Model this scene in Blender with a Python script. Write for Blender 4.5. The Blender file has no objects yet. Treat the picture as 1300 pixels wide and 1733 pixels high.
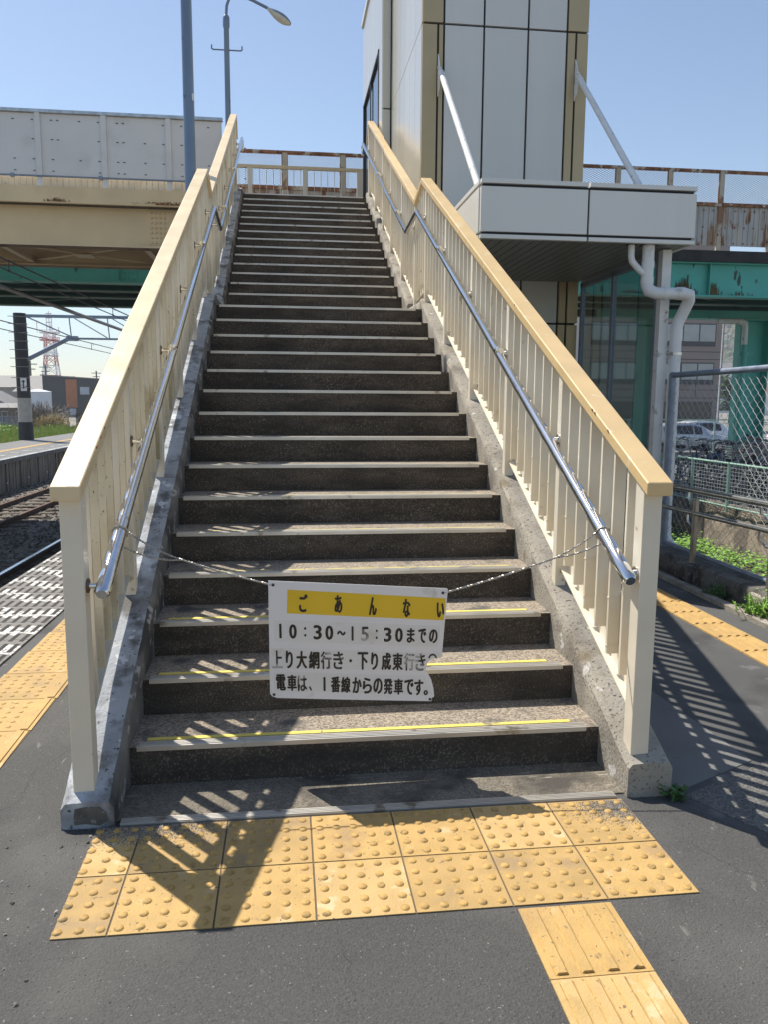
import bpy, math, random
from mathutils import Vector, Matrix
random.seed(7)
R = math.radians
SC = bpy.context.scene
COL = SC.collection

# ------------------------------------------------------------------ camera
yaw, pit, rol = .1236, .1414, .0067
s_, c_, sp, cp = math.sin(yaw), math.cos(yaw), math.sin(pit), math.cos(pit)
r0 = Vector((c_, -s_, 0)); fw = Vector((s_*cp, c_*cp, -sp)); u0 = Vector((s_*sp, c_*sp, cp))
rt = r0*math.cos(rol)+u0*math.sin(rol); up = -r0*math.sin(rol)+u0*math.cos(rol)
cd = bpy.data.cameras.new('camera'); cam = bpy.data.objects.new('camera', cd); COL.objects.link(cam)
mw = Matrix((rt, up, -fw)).transposed().to_4x4(); mw.translation = (.5242, -2.1578, 1.5313)
cam.matrix_world = mw
cd.sensor_fit = 'VERTICAL'; cd.sensor_height = 24; cd.lens = 24*1347.35/1733
cd.clip_start = .05; cd.clip_end = 3000
SC.camera = cam

# ------------------------------------------------------------------ light
SUN = Vector((-.51, .60, 1.2)).normalized()
el = math.asin(SUN.z); az = math.atan2(SUN.x, SUN.y)
w = bpy.data.worlds.new("World"); SC.world = w; w.use_nodes = True
nt = w.node_tree
sky = nt.nodes.new('ShaderNodeTexSky'); sky.sky_type = 'NISHITA'; sky.sun_disc = False
sky.sun_elevation = el; sky.sun_rotation = az; sky.air_density = 1.0; sky.dust_density = .45; sky.ozone_density = 1.3
bg = nt.nodes['Background']; bg.inputs[1].default_value = .11
hsv = nt.nodes.new('ShaderNodeHueSaturation'); hsv.inputs['Saturation'].default_value = .95
nt.links.new(sky.outputs[0], hsv.inputs['Color']); nt.links.new(hsv.outputs[0], bg.inputs[0])
sl = bpy.data.lights.new('sun', 'SUN'); sl.energy = 4.9; sl.angle = R(.5); sl.color = (1, .94, .84)
so = bpy.data.objects.new('sun', sl); COL.objects.link(so); so.location = SUN*40
so.rotation_euler = SUN.to_track_quat('Z', 'Y').to_euler()
SC.view_settings.view_transform = 'Standard'; SC.view_settings.look = 'None'
SC.view_settings.exposure = .44; SC.view_settings.gamma = 1
SC.cycles.max_bounces = 8

# ------------------------------------------------------------------ materials
def M(name, col, rough=.6, metal=0., var=.15, vs=4., spots=(), bump=0., bs=60., stretch=(1, 1, 1), spec=.5, cells=None, coat=0):
    """noise-varied base colour, optional patches of other colours (colour, scale, threshold, softness, stretch)"""
    m = bpy.data.materials.new(name); m.use_nodes = True
    n = m.node_tree.nodes; L = m.node_tree.links; p = n['Principled BSDF']
    p.inputs['Roughness'].default_value = rough; p.inputs['Metallic'].default_value = metal
    p.inputs['Specular IOR Level'].default_value = spec; p.inputs['Coat Weight'].default_value = coat
    tc = n.new('ShaderNodeTexCoord')
    def noise(scale, st=(1, 1, 1), det=5, off=0):
        mp = n.new('ShaderNodeMapping'); mp.inputs['Scale'].default_value = st; mp.inputs['Location'].default_value = (off, off*.7, off*1.3)
        L.new(tc.outputs['Object'], mp.inputs[0])
        t = n.new('ShaderNodeTexNoise'); t.inputs['Scale'].default_value = scale; t.inputs['Detail'].default_value = det
        L.new(mp.outputs[0], t.inputs['Vector']); return t
    a = noise(vs, stretch)
    rp = n.new('ShaderNodeValToRGB'); rp.color_ramp.elements[0].position = .3; rp.color_ramp.elements[1].position = .72
    rp.color_ramp.elements[0].color = [*(min(1, c*(1-var)) for c in col), 1]; rp.color_ramp.elements[1].color = [*(min(1, c*(1+var)) for c in col), 1]
    L.new(a.outputs['Fac'], rp.inputs[0]); out = rp.outputs[0]
    if cells:
        v = n.new('ShaderNodeTexVoronoi'); v.inputs['Scale'].default_value = cells[0]; L.new(tc.outputs['Object'], v.inputs['Vector'])
        cr = n.new('ShaderNodeValToRGB'); cr.color_ramp.elements[0].color = (*cells[1], 1); cr.color_ramp.elements[1].color = (*cells[2], 1)
        sx = n.new('ShaderNodeSeparateXYZ'); L.new(v.outputs['Color'], sx.inputs[0]); L.new(sx.outputs[0], cr.inputs[0])
        mx = n.new('ShaderNodeMix'); mx.data_type = 'RGBA'; mx.inputs[0].default_value = cells[3]
        L.new(out, mx.inputs[6]); L.new(cr.outputs[0], mx.inputs[7]); out = mx.outputs[2]
    for i, sptt in enumerate(spots):
        c, sc, th, soft = sptt[:4]; st = sptt[4] if len(sptt) > 4 else (1, 1, 1)
        t = noise(sc, st, 6, 3.1*(i+1))
        mr = n.new('ShaderNodeMapRange'); mr.inputs['From Min'].default_value = th; mr.inputs['From Max'].default_value = th+soft
        L.new(t.outputs['Fac'], mr.inputs[0])
        mx = n.new('ShaderNodeMix'); mx.data_type = 'RGBA'; mx.inputs[7].default_value = (*c, 1)
        L.new(mr.outputs[0], mx.inputs[0]); L.new(out, mx.inputs[6]); out = mx.outputs[2]
    L.new(out, p.inputs['Base Color'])
    if bump:
        t = noise(bs, (1, 1, 1), 6, 9)
        b = n.new('ShaderNodeBump'); b.inputs['Strength'].default_value = bump; b.inputs['Distance'].default_value = .01
        L.new(t.outputs['Fac'], b.inputs['Height']); L.new(b.outputs[0], p.inputs['Normal'])
    # roughness variation
    if metal < .5:
        mr = n.new('ShaderNodeMapRange'); mr.inputs['To Min'].default_value = max(0, rough-.1); mr.inputs['To Max'].default_value = min(1, rough+.1)
        L.new(a.outputs['Fac'], mr.inputs[0]); L.new(mr.outputs[0], p.inputs['Roughness'])
    m['out'] = 0
    return m

RUST = (.16, .055, .02)
asphalt = M('asphalt', (.085, .085, .083), .85, var=.22, vs=1.3, spots=[((.05, .05, .05), 2.2, .56, .12), ((.17, .165, .155), 5, .63, .1), ((.2, .19, .18), 160, .68, .04)], bump=.35, bs=220)
asphalt_old = M('asphalt_coarse', (.12, .115, .105), .9, var=.2, vs=2, cells=(110, (.04, .04, .038), (.26, .25, .23), .5), spots=[((.28, .27, .25), 140, .6, .05), ((.05, .05, .05), 120, .62, .05)], bump=.6, bs=160)
asphalt_light = M('asphalt_worn', (.17, .168, .163), .85, var=.2, vs=1.6, spots=[((.24, .22, .19), 3, .6, .1), ((.09, .09, .09), 5, .64, .06)], bump=.3, bs=200)
asphalt_dark = M('asphalt_sheet', (.062, .06, .056), .82, var=.3, vs=.7, cells=(170, (.03, .03, .03), (.115, .11, .105), .25), spots=[((.105, .1, .092), 1.6, .53, .22), ((.05, .05, .048), 4.5, .6, .15), ((.24, .235, .225), 120, .685, .03), ((.03, .03, .03), 110, .64, .05), ((.15, .14, .125), 24, .69, .04, (1, .25, 1))], bump=.6, bs=150)
concrete = M('concrete', (.33, .3, .25), .9, var=.25, vs=4, spots=[((.19, .165, .135), 5, .5, .2), ((.1, .088, .07), 60, .6, .1), ((.52, .5, .46), 9, .65, .03), ((.06, .05, .04), 70, .6, .08), ((.2, .165, .11), 5, .6, .1)], bump=.5, bs=70)
concrete_pale = M('concrete_grey', (.39, .405, .425), .85, var=.25, vs=4, spots=[((.13, .128, .125), 8, .53, .12), ((.6, .61, .62), 10, .62, .03), ((.5, .5, .48), 16, .64, .06), ((.07, .065, .06), 60, .63, .06), ((.13, .12, .11), 3, .58, .1)], bump=.45, bs=70)
concrete_dark = M('concrete_weathered', (.12, .112, .1), .95, var=.3, vs=6, spots=[((.05, .045, .04), 7, .55, .1), ((.26, .24, .2), 30, .62, .05)], bump=.6, bs=60)
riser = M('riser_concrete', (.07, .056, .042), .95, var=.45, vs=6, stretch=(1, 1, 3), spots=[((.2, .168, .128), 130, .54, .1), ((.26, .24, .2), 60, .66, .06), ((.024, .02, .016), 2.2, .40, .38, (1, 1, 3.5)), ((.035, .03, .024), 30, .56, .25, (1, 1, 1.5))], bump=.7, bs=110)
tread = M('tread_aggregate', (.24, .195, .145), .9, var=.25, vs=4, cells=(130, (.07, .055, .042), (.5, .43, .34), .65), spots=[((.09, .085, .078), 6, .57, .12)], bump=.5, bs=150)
apron = M('apron_concrete', (.165, .142, .108), .92, var=.3, vs=4, cells=(150, (.05, .045, .035), (.34, .3, .24), .45), spots=[((.07, .062, .052), 5, .5, .14), ((.3, .27, .22), 14, .64, .06, (.5, 3, 1))], bump=.7, bs=120)
alum = M('nosing_metal', (.6, .575, .53), .45, .75, var=.12, vs=30, stretch=(.2, 1, 1), spots=[((.3, .26, .2), 9, .62, .08)])
gripworn = M('grip_strip_faded', (.5, .43, .17), .8, var=.15, vs=12, spots=[((.3, .27, .2), 9, .5, .1)])
gripyel = M('grip_strip_yellow', (.74, .6, .13), .75, var=.1, vs=20, spots=[((.25, .22, .13), 14, .62, .08)])
yellow = M('tactile_yellow', (.49, .315, .11), .72, var=.14, vs=7, spots=[((.38, .245, .11), 5, .56, .14), ((.57, .40, .2), 9, .6, .1), ((.16, .12, .07), 60, .65, .04), ((.2, .15, .08), 16, .68, .06)], bump=.3, bs=150)
yellow_b = M('tactile_yellow_worn', (.43, .28, .105), .75, var=.16, vs=6, spots=[((.33, .225, .11), 6, .53, .14), ((.2, .15, .09), 50, .67, .03)], bump=.25, bs=150)
yellow_c = M('tactile_yellow_pale', (.53, .355, .145), .75, var=.14, vs=5, spots=[((.42, .28, .1), 6, .56, .14), ((.18, .13, .08), 50, .66, .04), ((.6, .45, .25), 12, .6, .08)], bump=.3, bs=150)
stud_y = M('stud_scuffed_rib_shade', (.46, .285, .085), .68, var=.3, vs=30, spots=[((.22, .15, .06), 24, .6, .08)], bump=.2, bs=150)
grout = M('tile_joint', (.13, .1, .06), .9)
sand = M('sand_dirt', (.2, .18, .15), .95, var=.3, vs=30, spots=[((.38, .35, .3), 120, .6, .04)], bump=.8, bs=160)
cream = M('cream_paint', (.72, .655, .53), .42, var=.07, vs=3, spots=[((.42, .35, .24), 14, .69, .05), ((.3, .2, .1), 40, .75, .02)], bump=.06, bs=30)
cream_dirty = M('cream_paint_dirty', (.68, .61, .48), .45, var=.1, vs=4, spots=[((.42, .34, .2), 9, .62, .1, (1, 1, .35)), ((.22, .13, .06), 38, .73, .02)], bump=.06, bs=30)
cream_mould = M('cream_paint_mouldy', (.66, .585, .43), .5, var=.1, vs=4, spots=[((.34, .28, .16), 5, .55, .16, (1, 1, .5)), ((.16, .13, .07), 60, .66, .05)], bump=.06, bs=30)
kickshade = M('kick_panel_shade_grey', (.36, .38, .39), .5, var=.15, vs=5, spots=[((.2, .2, .18), 8, .58, .1)])  # left sheet: the shade on its inner face is put into this grey
captan = M('cap_rail_paint', (.66, .475, .235), .36, var=.06, vs=5, spots=[((.72, .6, .4), 11, .62, .1), ((.25, .14, .06), 23, .755, .02)], bump=.1, bs=45)
captan_pale = M('cap_rail_faded', (.70, .55, .325), .36, var=.07, vs=5, spots=[((.6, .45, .25), 9, .62, .1), ((.25, .14, .06), 23, .755, .02)], bump=.1, bs=45)
steel = M('stainless_steel', (.8, .8, .8), .1, 1., var=.06, vs=30)
steel_dull = M('stainless_dull', (.55, .54, .52), .3, 1., var=.2, vs=12)
flange = M('bracket_rust', (.2, .14, .1), .6, .4, var=.3, vs=20)
white_sign = M('sign_plate', (.80, .80, .82), .35, var=.03, vs=4, spots=[((.55, .53, .5), 5, .66, .08), ((.4, .38, .35), 30, .74, .02)])
sign_film = M('sign_film', (.765, .76, .75), .5, var=.04, vs=6, spots=[((.62, .58, .52), 7, .6, .1)])
sign_yel = M('sign_band_yellow', (.80, .54, .03), .4, var=.04, vs=5)
ink = M('sign_lettering', (.022, .02, .02), .5, var=.2, vs=20)
ink_worn = M('sign_lettering_worn', (.03, .027, .026), .5, var=.2, vs=20, spots=[((.45, .44, .43), 9, .53, .04), ((.2, .19, .18), 22, .56, .05)])
chainm = M('chain_steel', (.45, .43, .4), .4, .9, var=.3, vs=90)
panelgrey = M('cladding_grey', (.72, .70, .655), .36, .1, var=.04, vs=1.5, stretch=(1, 1, .2), spots=[((.68, .66, .62), 3.5, .54, .2, (1, 1, .06))], bump=.05, bs=1.6)
panelbeige = M('cladding_beige', (.62, .585, .5), .24, .3, var=.05, vs=1.3, stretch=(1, 1, .15))
bronze = M('cladding_bronze', (.52, .40, .225), .36, .3, var=.05, vs=2)
joint = M('cladding_joint', (.012, .014, .018), .7)
soffit = M('soffit_boards', (.22, .22, .2), .45, .2, var=.08, vs=2)
whitepaint = M('white_paint', (.78, .78, .76), .5, var=.08, vs=5, spots=[((.34, .17, .07), 6, .68, .05), ((.5, .5, .48), 10, .6, .1)])
pvc = M('pvc_pipe', (.76, .76, .75), .4, var=.08, vs=4, spots=[((.42, .42, .4), 6, .6, .1)])
galv = M('galvanised_pipe', (.23, .275, .35), .42, .35, var=.18, vs=14)
lampblue = M('lamp_post_paint', (.17, .235, .33), .42, .35, var=.14, vs=6, stretch=(1, 1, .3), spots=[((.1, .12, .15), 12, .65, .06)])
wirem = M('fence_wire', (.5, .52, .54), .45, .15, var=.2, vs=20)
teal = M('teal_paint', (.085, .46, .39), .5, var=.1, vs=1.4, spots=[((.02, .06, .05), 5, .66, .04, (1, 1, .4)), ((.15, .13, .05), 3.4, .69, .03, (1, 1, .35)), (RUST, 9, .74, .02)])
teal_light = M('teal_paint_faded', (.12, .40, .34), .5, var=.1, vs=1.2, spots=[((.07, .25, .2), 4, .6, .1), (RUST, 8, .75, .02)])
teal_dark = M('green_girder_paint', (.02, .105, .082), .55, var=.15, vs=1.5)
rustm = M('rust_stain', (.2, .085, .035), .9, var=.5, vs=25, spots=[((.33, .2, .09), 30, .58, .06)])
girder = M('girder_cream', (.76, .585, .345), .5, var=.08, vs=1.2, spots=[((.66, .5, .28), 2, .52, .25), ((.3, .15, .06), 14, .75, .02)])
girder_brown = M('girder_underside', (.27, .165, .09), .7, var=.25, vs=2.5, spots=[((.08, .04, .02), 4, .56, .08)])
rustedge = M('rusty_edge', (.3, .13, .055), .75, var=.4, vs=8, spots=[((.55, .48, .38), 5, .54, .06), ((.12, .05, .025), 12, .56, .08)])
parapet = M('parapet_panel', (.70, .69, .68), .5, var=.05, vs=1.5, spots=[((.6, .585, .56), 2.5, .55, .25)])
rustpanel = M('rust_streaked_panel', (.5, .485, .46), .6, var=.12, vs=3, spots=[((.36, .22, .13), 4, .5, .1, (1, 1, .18)), ((.64, .58, .42), 6, .6, .08, (1, 1, .15)), ((.24, .09, .03), 6, .57, .05, (1, 1, .22))])
slabblack = M('slab_edge_stained', (.035, .036, .036), .9, var=.5, vs=3, bump=.4, bs=20)
darkmet = M('dark_metal', (.05, .05, .055), .5, .3)
glassm = bpy.data.materials.new('window_glass'); glassm.use_nodes = True
_p = glassm.node_tree.nodes['Principled BSDF']; _p.inputs['Base Color'].default_value = (.42, .52, .5, 1); _p.inputs['Roughness'].default_value = .02
_p.inputs['Transmission Weight'].default_value = 1; _p.inputs['IOR'].default_value = 1.45
darkglass = M('dark_glass', (.02, .025, .03), .08, 0, var=.1)
ballast = M('ballast_stone', (.17, .155, .135), .95, var=.45, vs=9, spots=[((.08, .06, .045), 12, .54, .06)], bump=.6, bs=40)
soil = M('soil', (.14, .11, .075), .95, var=.35, vs=3, bump=.6, bs=25)
earth = M('ground_far', (.2, .19, .165), .95, var=.2, vs=.12)
railrust = M('rail_rust', (.11, .06, .04), .8, var=.3, vs=10)
railtop = M('rail_head', (.55, .56, .58), .22, 1., var=.08, vs=10)
woodsl = M('sleeper_wood', (.12, .095, .075), .9, var=.35, vs=8, stretch=(1, 4, 4), bump=.6, bs=40)
stonew = M('stone_wall', (.2, .16, .125), .95, var=.35, vs=4, cells=(3.2, (.1, .08, .065), (.3, .245, .19), .7), spots=[((.06, .05, .04), 5, .58, .08), ((.32, .27, .21), 16, .6, .05)], bump=1., bs=14)
leafA = M('leaf_green', (.19, .37, .045), .55, var=.4, vs=20)
leafB = M('leaf_dark', (.05, .12, .025), .6, var=.4, vs=10)
grassm = M('grass_blade', (.34, .45, .075), .6, var=.4, vs=6)
straw = M('dry_bush', (.42, .34, .2), .8, var=.3, vs=12)
barkm = M('bark', (.09, .07, .05), .9)
poledark = M('pole_black', (.03, .03, .032), .7, var=.3, vs=8)
polegrey = M('pole_concrete', (.42, .4, .36), .8, var=.15, vs=5)
wirek = M('cable_black', (.06, .06, .065), .6)
wireg = M('cable_grey', (.24, .23, .23), .5, .4, var=.15, vs=10)

# ------------------------------------------------------------------ mesh building
class MB:
    def __init__(s): s.v = []; s.f = []; s.m = []; s.k = 0
    def add(s, vs, fs):
        o = len(s.v); s.v += [tuple(v) for v in vs]; s.f += [tuple(i+o for i in f) for f in fs]; s.m += [s.k]*len(fs); return s
    def box(s, a, b):
        x0, y0, z0 = (min(a[i], b[i]) for i in range(3)); x1, y1, z1 = (max(a[i], b[i]) for i in range(3))
        return s.add([(x0, y0, z0), (x1, y0, z0), (x1, y1, z0), (x0, y1, z0), (x0, y0, z1), (x1, y0, z1), (x1, y1, z1), (x0, y1, z1)],
                     [(0, 3, 2, 1), (4, 5, 6, 7), (0, 1, 5, 4), (1, 2, 6, 5), (2, 3, 7, 6), (3, 0, 4, 7)])
    def bar(s, p, q, w, h, upv=(0, 0, 1)):
        """rectangular bar from p to q; w across, h along upv"""
        p = Vector(p); q = Vector(q); d = (q-p).normalized(); u = Vector(upv)
        sd = d.cross(u).normalized(); u = sd.cross(d).normalized(); sd *= w/2; u *= h/2
        vs = [p-sd-u, p+sd-u, p+sd+u, p-sd+u, q-sd-u, q+sd-u, q+sd+u, q-sd+u]
        return s.add(vs, [(0, 1, 2, 3), (7, 6, 5, 4), (0, 4, 5, 1), (1, 5, 6, 2), (2, 6, 7, 3), (3, 7, 4, 0)])
    def prism(s, poly, axis, a, b):
        """extrude a 2-D polygon; axis 0: poly is (y,z), 1: (x,z), 2: (x,y)"""
        n = len(poly)
        def pt(p, t): return {0: (t, p[0], p[1]), 1: (p[0], t, p[1]), 2: (p[0], p[1], t)}[axis]
        vs = [pt(p, a) for p in poly]+[pt(p, b) for p in poly]
        fs = [tuple(range(n)), tuple(range(2*n-1, n-1, -1))]+[(i, i+n, (i+1) % n+n, (i+1) % n) for i in range(n)]
        return s.add(vs, fs)
    def tube(s, pts, r, seg=10, cap=True, closed=False):
        pts = [Vector(p) for p in pts]; n = len(pts); rs = r if isinstance(r, (list, tuple)) else [r]*n
        t0 = (pts[1]-pts[0]).normalized(); a = Vector((0, 0, 1)) if abs(t0.z) < .9 else Vector((1, 0, 0))
        nrm = t0.cross(a).normalized(); vs = []; prev = t0
        for i, p in enumerate(pts):
            if closed: t = (pts[(i+1) % n]-pts[i-1]).normalized(); sc = 1
            elif i == 0: t = t0; sc = 1
            elif i == n-1: t = (pts[-1]-pts[-2]).normalized(); sc = 1
            else:
                d1 = (p-pts[i-1]).normalized(); d2 = (pts[i+1]-p).normalized(); t = (d1+d2)
                t = t.normalized() if t.length > 1e-6 else d1; sc = 1
            ax = prev.cross(t)
            if ax.length > 1e-8: nrm = Matrix.Rotation(prev.angle(t), 3, ax.normalized()) @ nrm
            prev = t; b = t.cross(nrm).normalized(); nn = b.cross(t).normalized()
            k = 1.
            if 0 < i < n-1 and not closed:
                d1 = (p-pts[i-1]).normalized(); cs = max(.35, d1.dot(t)); kd = (d1-t*d1.dot(t))
                kdir = kd.normalized() if kd.length > 1e-6 else None
            else: kdir = None; cs = 1
            for j in range(seg):
                th = 2*math.pi*j/seg; o = (nn*math.cos(th)+b*math.sin(th))*rs[i]
                if kdir is not None: o += kdir*(o.dot(kdir))*(1/cs-1)
                vs.append(p+o)
        fs = []; m = n if closed else n-1
        for i in range(m):
            for j in range(seg):
                a0 = i*seg+j; a1 = i*seg+(j+1) % seg; b0 = ((i+1) % n)*seg+j; b1 = ((i+1) % n)*seg+(j+1) % seg
                fs.append((a0, a1, b1, b0))
        if cap and not closed: fs += [tuple(range(seg-1, -1, -1)), tuple(range((n-1)*seg, n*seg))]
        return s.add(vs, fs)
    def cyl(s, p, q, r, seg=14): return s.tube([p, q], r, seg)
    def dome(s, c, r, h, seg=8):
        x, y, z = c; vs = [(x+r*math.cos(2*math.pi*j/seg), y+r*math.sin(2*math.pi*j/seg), z) for j in range(seg)]
        vs += [(x+.86*r*math.cos(2*math.pi*j/seg), y+.86*r*math.sin(2*math.pi*j/seg), z+.6*h) for j in range(seg)]
        vs += [(x+.5*r*math.cos(2*math.pi*j/seg), y+.5*r*math.sin(2*math.pi*j/seg), z+.97*h) for j in range(seg)]
        fs = [(j, (j+1) % seg, (j+1) % seg+seg, j+seg) for j in range(seg)]+[(j+seg, (j+1) % seg+seg, (j+1) % seg+2*seg, j+2*seg) for j in range(seg)]+[tuple(range(2*seg, 3*seg))]
        return s.add(vs, fs)
    def ball(s, c, r, seg=8, rings=5, sc=(1, 1, 1), jit=0):
        vs = []; fs = []
        for i in range(rings+1):
            ph = math.pi*i/rings
            for j in range(seg):
                th = 2*math.pi*j/seg; k = r*(1+random.uniform(-jit, jit))
                vs.append((c[0]+k*sc[0]*math.sin(ph)*math.cos(th), c[1]+k*sc[1]*math.sin(ph)*math.sin(th), c[2]+k*sc[2]*math.cos(ph)))
        for i in range(rings):
            for j in range(seg): fs.append((i*seg+j, (i+1)*seg+j, (i+1)*seg+(j+1) % seg, i*seg+(j+1) % seg))
        return s.add(vs, fs)
    def build(s, name, mat, parent=None, smooth=False, bevel=0, kind=None, seg=2):
        base = Vector(parent['o']) if parent is not None and 'o' in parent else Vector((0, 0, 0))
        me = bpy.data.meshes.new(name); me.from_pydata([tuple(Vector(v)-base) for v in s.v], [], s.f); me.update()
        o = bpy.data.objects.new(name, me); COL.objects.link(o)
        for mm in (mat if isinstance(mat, (list, tuple)) else [mat]): me.materials.append(mm)
        if isinstance(mat, (list, tuple)): me.polygons.foreach_set('material_index', s.m)
        if smooth:
            me.polygons.foreach_set('use_smooth', [True]*len(me.polygons))
            try: me.set_sharp_from_angle(angle=R(40))
            except Exception: pass
        if bevel:
            b = o.modifiers.new('edge', 'BEVEL'); b.width = bevel; b.segments = seg; b.limit_method = 'ANGLE'; b.angle_limit = R(35)
        if parent is not None:
            o.parent = parent; o['o'] = list(base)
        if kind: o['kind'] = kind
        return o

def tag(o, label, cat, group=None, kind=None):
    o['label'] = label; o['category'] = cat
    if group: o['group'] = group
    if kind: o['kind'] = kind
    return o
def thing(name, loc, label, cat, group=None):
    o = bpy.data.objects.new(name, None); COL.objects.link(o); o.location = loc; o.empty_display_size = .1; o['o'] = list(loc)
    return tag(o, label, cat, group)
def copy_tree(o, loc=None, rz=None, label=None):
    r = o.copy(); COL.objects.link(r)
    if loc is not None: r.location = loc
    if rz is not None: r.rotation_euler = (0, 0, rz)
    if label: r['label'] = label
    for ch in list(o.children):
        c = ch.copy(); COL.objects.link(c); c.parent = r
        for g in list(ch.children):
            d = g.copy(); COL.objects.link(d); d.parent = c
    return r
def lerp(a, b, t): return a+(b-a)*t
def line(pts, y):
    for (y0, z0), (y1, z1) in zip(pts, pts[1:]):
        if y <= y1: return z0+(z1-z0)*(y-y0)/(y1-y0)
    (y0, z0), (y1, z1) = pts[-2:]; return z0+(z1-z0)*(y-y0)/(y1-y0)

# ------------------------------------------------------------------ ground, platforms, track bed
g = MB(); g.box((-740, -35, -2.0), (740, 700, -1.32)); g.build('ground', earth, kind='structure')
def px(x0, y, k=.027): return x0+k*(y-4.4)
# platform slab: follows the track edge at left
g = MB(); ys = [-8, 0, 10, 20, 44]
poly = [(px(-1.752, y), y) for y in ys]+[(3.75, 44), (3.75, -8)]
g.prism(poly, 2, -1.319, 0); g.build('platform', asphalt, kind='structure')
# worn, paler strip by the yellow line, smooth dark sheet in front of the stairs, coarse old asphalt on the right
g = MB(); g.prism([(-.75, -3), (2.56, -3), (2.5, -.6), (2.33, .1), (2.02, .52), (1.83, .59), (-.28, .598), (-.289, .62), (-.289, 7), (-.55, 7)], 2, 0, .0045); g.build('pavement_sheet', asphalt_dark, kind='structure')
g = MB(); g.prism([(2.565, -3), (3.74, -3), (3.74, 1.4), (3.28, 1.2), (2.06, .6), (2.34, .104), (2.505, -.6)], 2, 0, .004); g.build('pavement_coarse', asphalt_old, kind='structure')
g = MB(); g.prism([(2.02, .62), (2.5, .86), (2.42, 2.1), (2.02, 3.4)], 2, 0, .0035); g.build('pavement_patch', asphalt_light, kind='structure')
g = MB(); g.prism([(-.13, .646), (1.84, .646), (1.84, .94), (-.13, .94)], 2, 0, .006); g.build('stair_apron', apron, kind='structure')

# striped edge panels along our own platform edge
def striped():
    m = bpy.data.materials.new('edge_panel_stripes'); m.use_nodes = True; n = m.node_tree.nodes; L = m.node_tree.links; p = n['Principled BSDF']
    p.inputs['Roughness'].default_value = .85
    tc = n.new('ShaderNodeTexCoord'); sx = n.new('ShaderNodeSeparateXYZ'); L.new(tc.outputs['Object'], sx.inputs[0])
    def mt(op, a, b=None, c=None):
        t = n.new('ShaderNodeMath'); t.operation = op
        for i, q in enumerate((a, b, c)):
            if q is None: continue
            if isinstance(q, (int, float)): t.inputs[i].default_value = q
            else: L.new(q, t.inputs[i])
        return t.outputs[0]
    ns = n.new('ShaderNodeTexNoise'); ns.inputs['Scale'].default_value = 6; L.new(tc.outputs['Object'], ns.inputs['Vector'])
    n2 = n.new('ShaderNodeTexNoise'); n2.inputs['Scale'].default_value = 45; n2.inputs['Detail'].default_value = 6; L.new(tc.outputs['Object'], n2.inputs['Vector'])
    X = mt('SUBTRACT', sx.outputs[0], mt('MULTIPLY', sx.outputs[1], .027)); Y = sx.outputs[1]
    fx = mt('FRACT', mt('DIVIDE', mt('ADD', X, 10), .068)); fy = mt('FRACT', mt('DIVIDE', mt('ADD', Y, mt('MULTIPLY', X, .12)), .21))
    slot = mt('MULTIPLY', mt('LESS_THAN', fx, .43), mt('LESS_THAN', mt('ABSOLUTE', mt('SUBTRACT', fy, .5)), .40))
    cell = mt('FLOOR', mt('DIVIDE', mt('ADD', X, 10), .136)); zig = mt('MULTIPLY', mt('PINGPONG', cell, 2), .07)
    band = mt('FRACT', mt('DIVIDE', mt('ADD', mt('ADD', Y, zig), mt('MULTIPLY', X, .45)), .42))
    wht = mt('LESS_THAN', mt('ADD', band, mt('MULTIPLY', mt('SUBTRACT', ns.outputs[0], .5), .12)), .42)
    wht = mt('MULTIPLY', wht, mt('LESS_THAN', n2.outputs[0], .56))
    def mix(f, a, b):
        t = n.new('ShaderNodeMix'); t.data_type = 'RGBA'; L.new(f, t.inputs[0])
        for i, q in ((6, a), (7, b)):
            if isinstance(q, tuple): t.inputs[i].default_value = (*q, 1)
            else: L.new(q, t.inputs[i])
        return t.outputs[2]
    g1 = mix(n2.outputs[0], (.13, .12, .11), (.26, .25, .23)); g1 = mix(wht, g1, (.60, .59, .56)); g1 = mix(slot, g1, (.022, .02, .019))
    rows = mt('LESS_THAN', mt('ABSOLUTE', mt('SUBTRACT', mt('FRACT', mt('DIVIDE', Y, .42)), .5)), .488)
    g1 = mix(rows, (.05, .05, .05), g1)
    L.new(g1, p.inputs['Base Color'])
    b = n.new('ShaderNodeBump'); b.inputs['Strength'].default_value = .6; b.inputs['Distance'].default_value = .01; b.invert = True
    L.new(slot, b.inputs['Height']); L.new(b.outputs[0], p.inputs['Normal'])
    return m
g = MB(); g.prism([(px(-1.752, -6), -6), (px(-1.06, -6), -6), (px(-1.06, 44), 44), (px(-1.752, 44), 44)], 2, 0, .012); g.build('platform_edge_panels', striped(), kind='structure')

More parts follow.
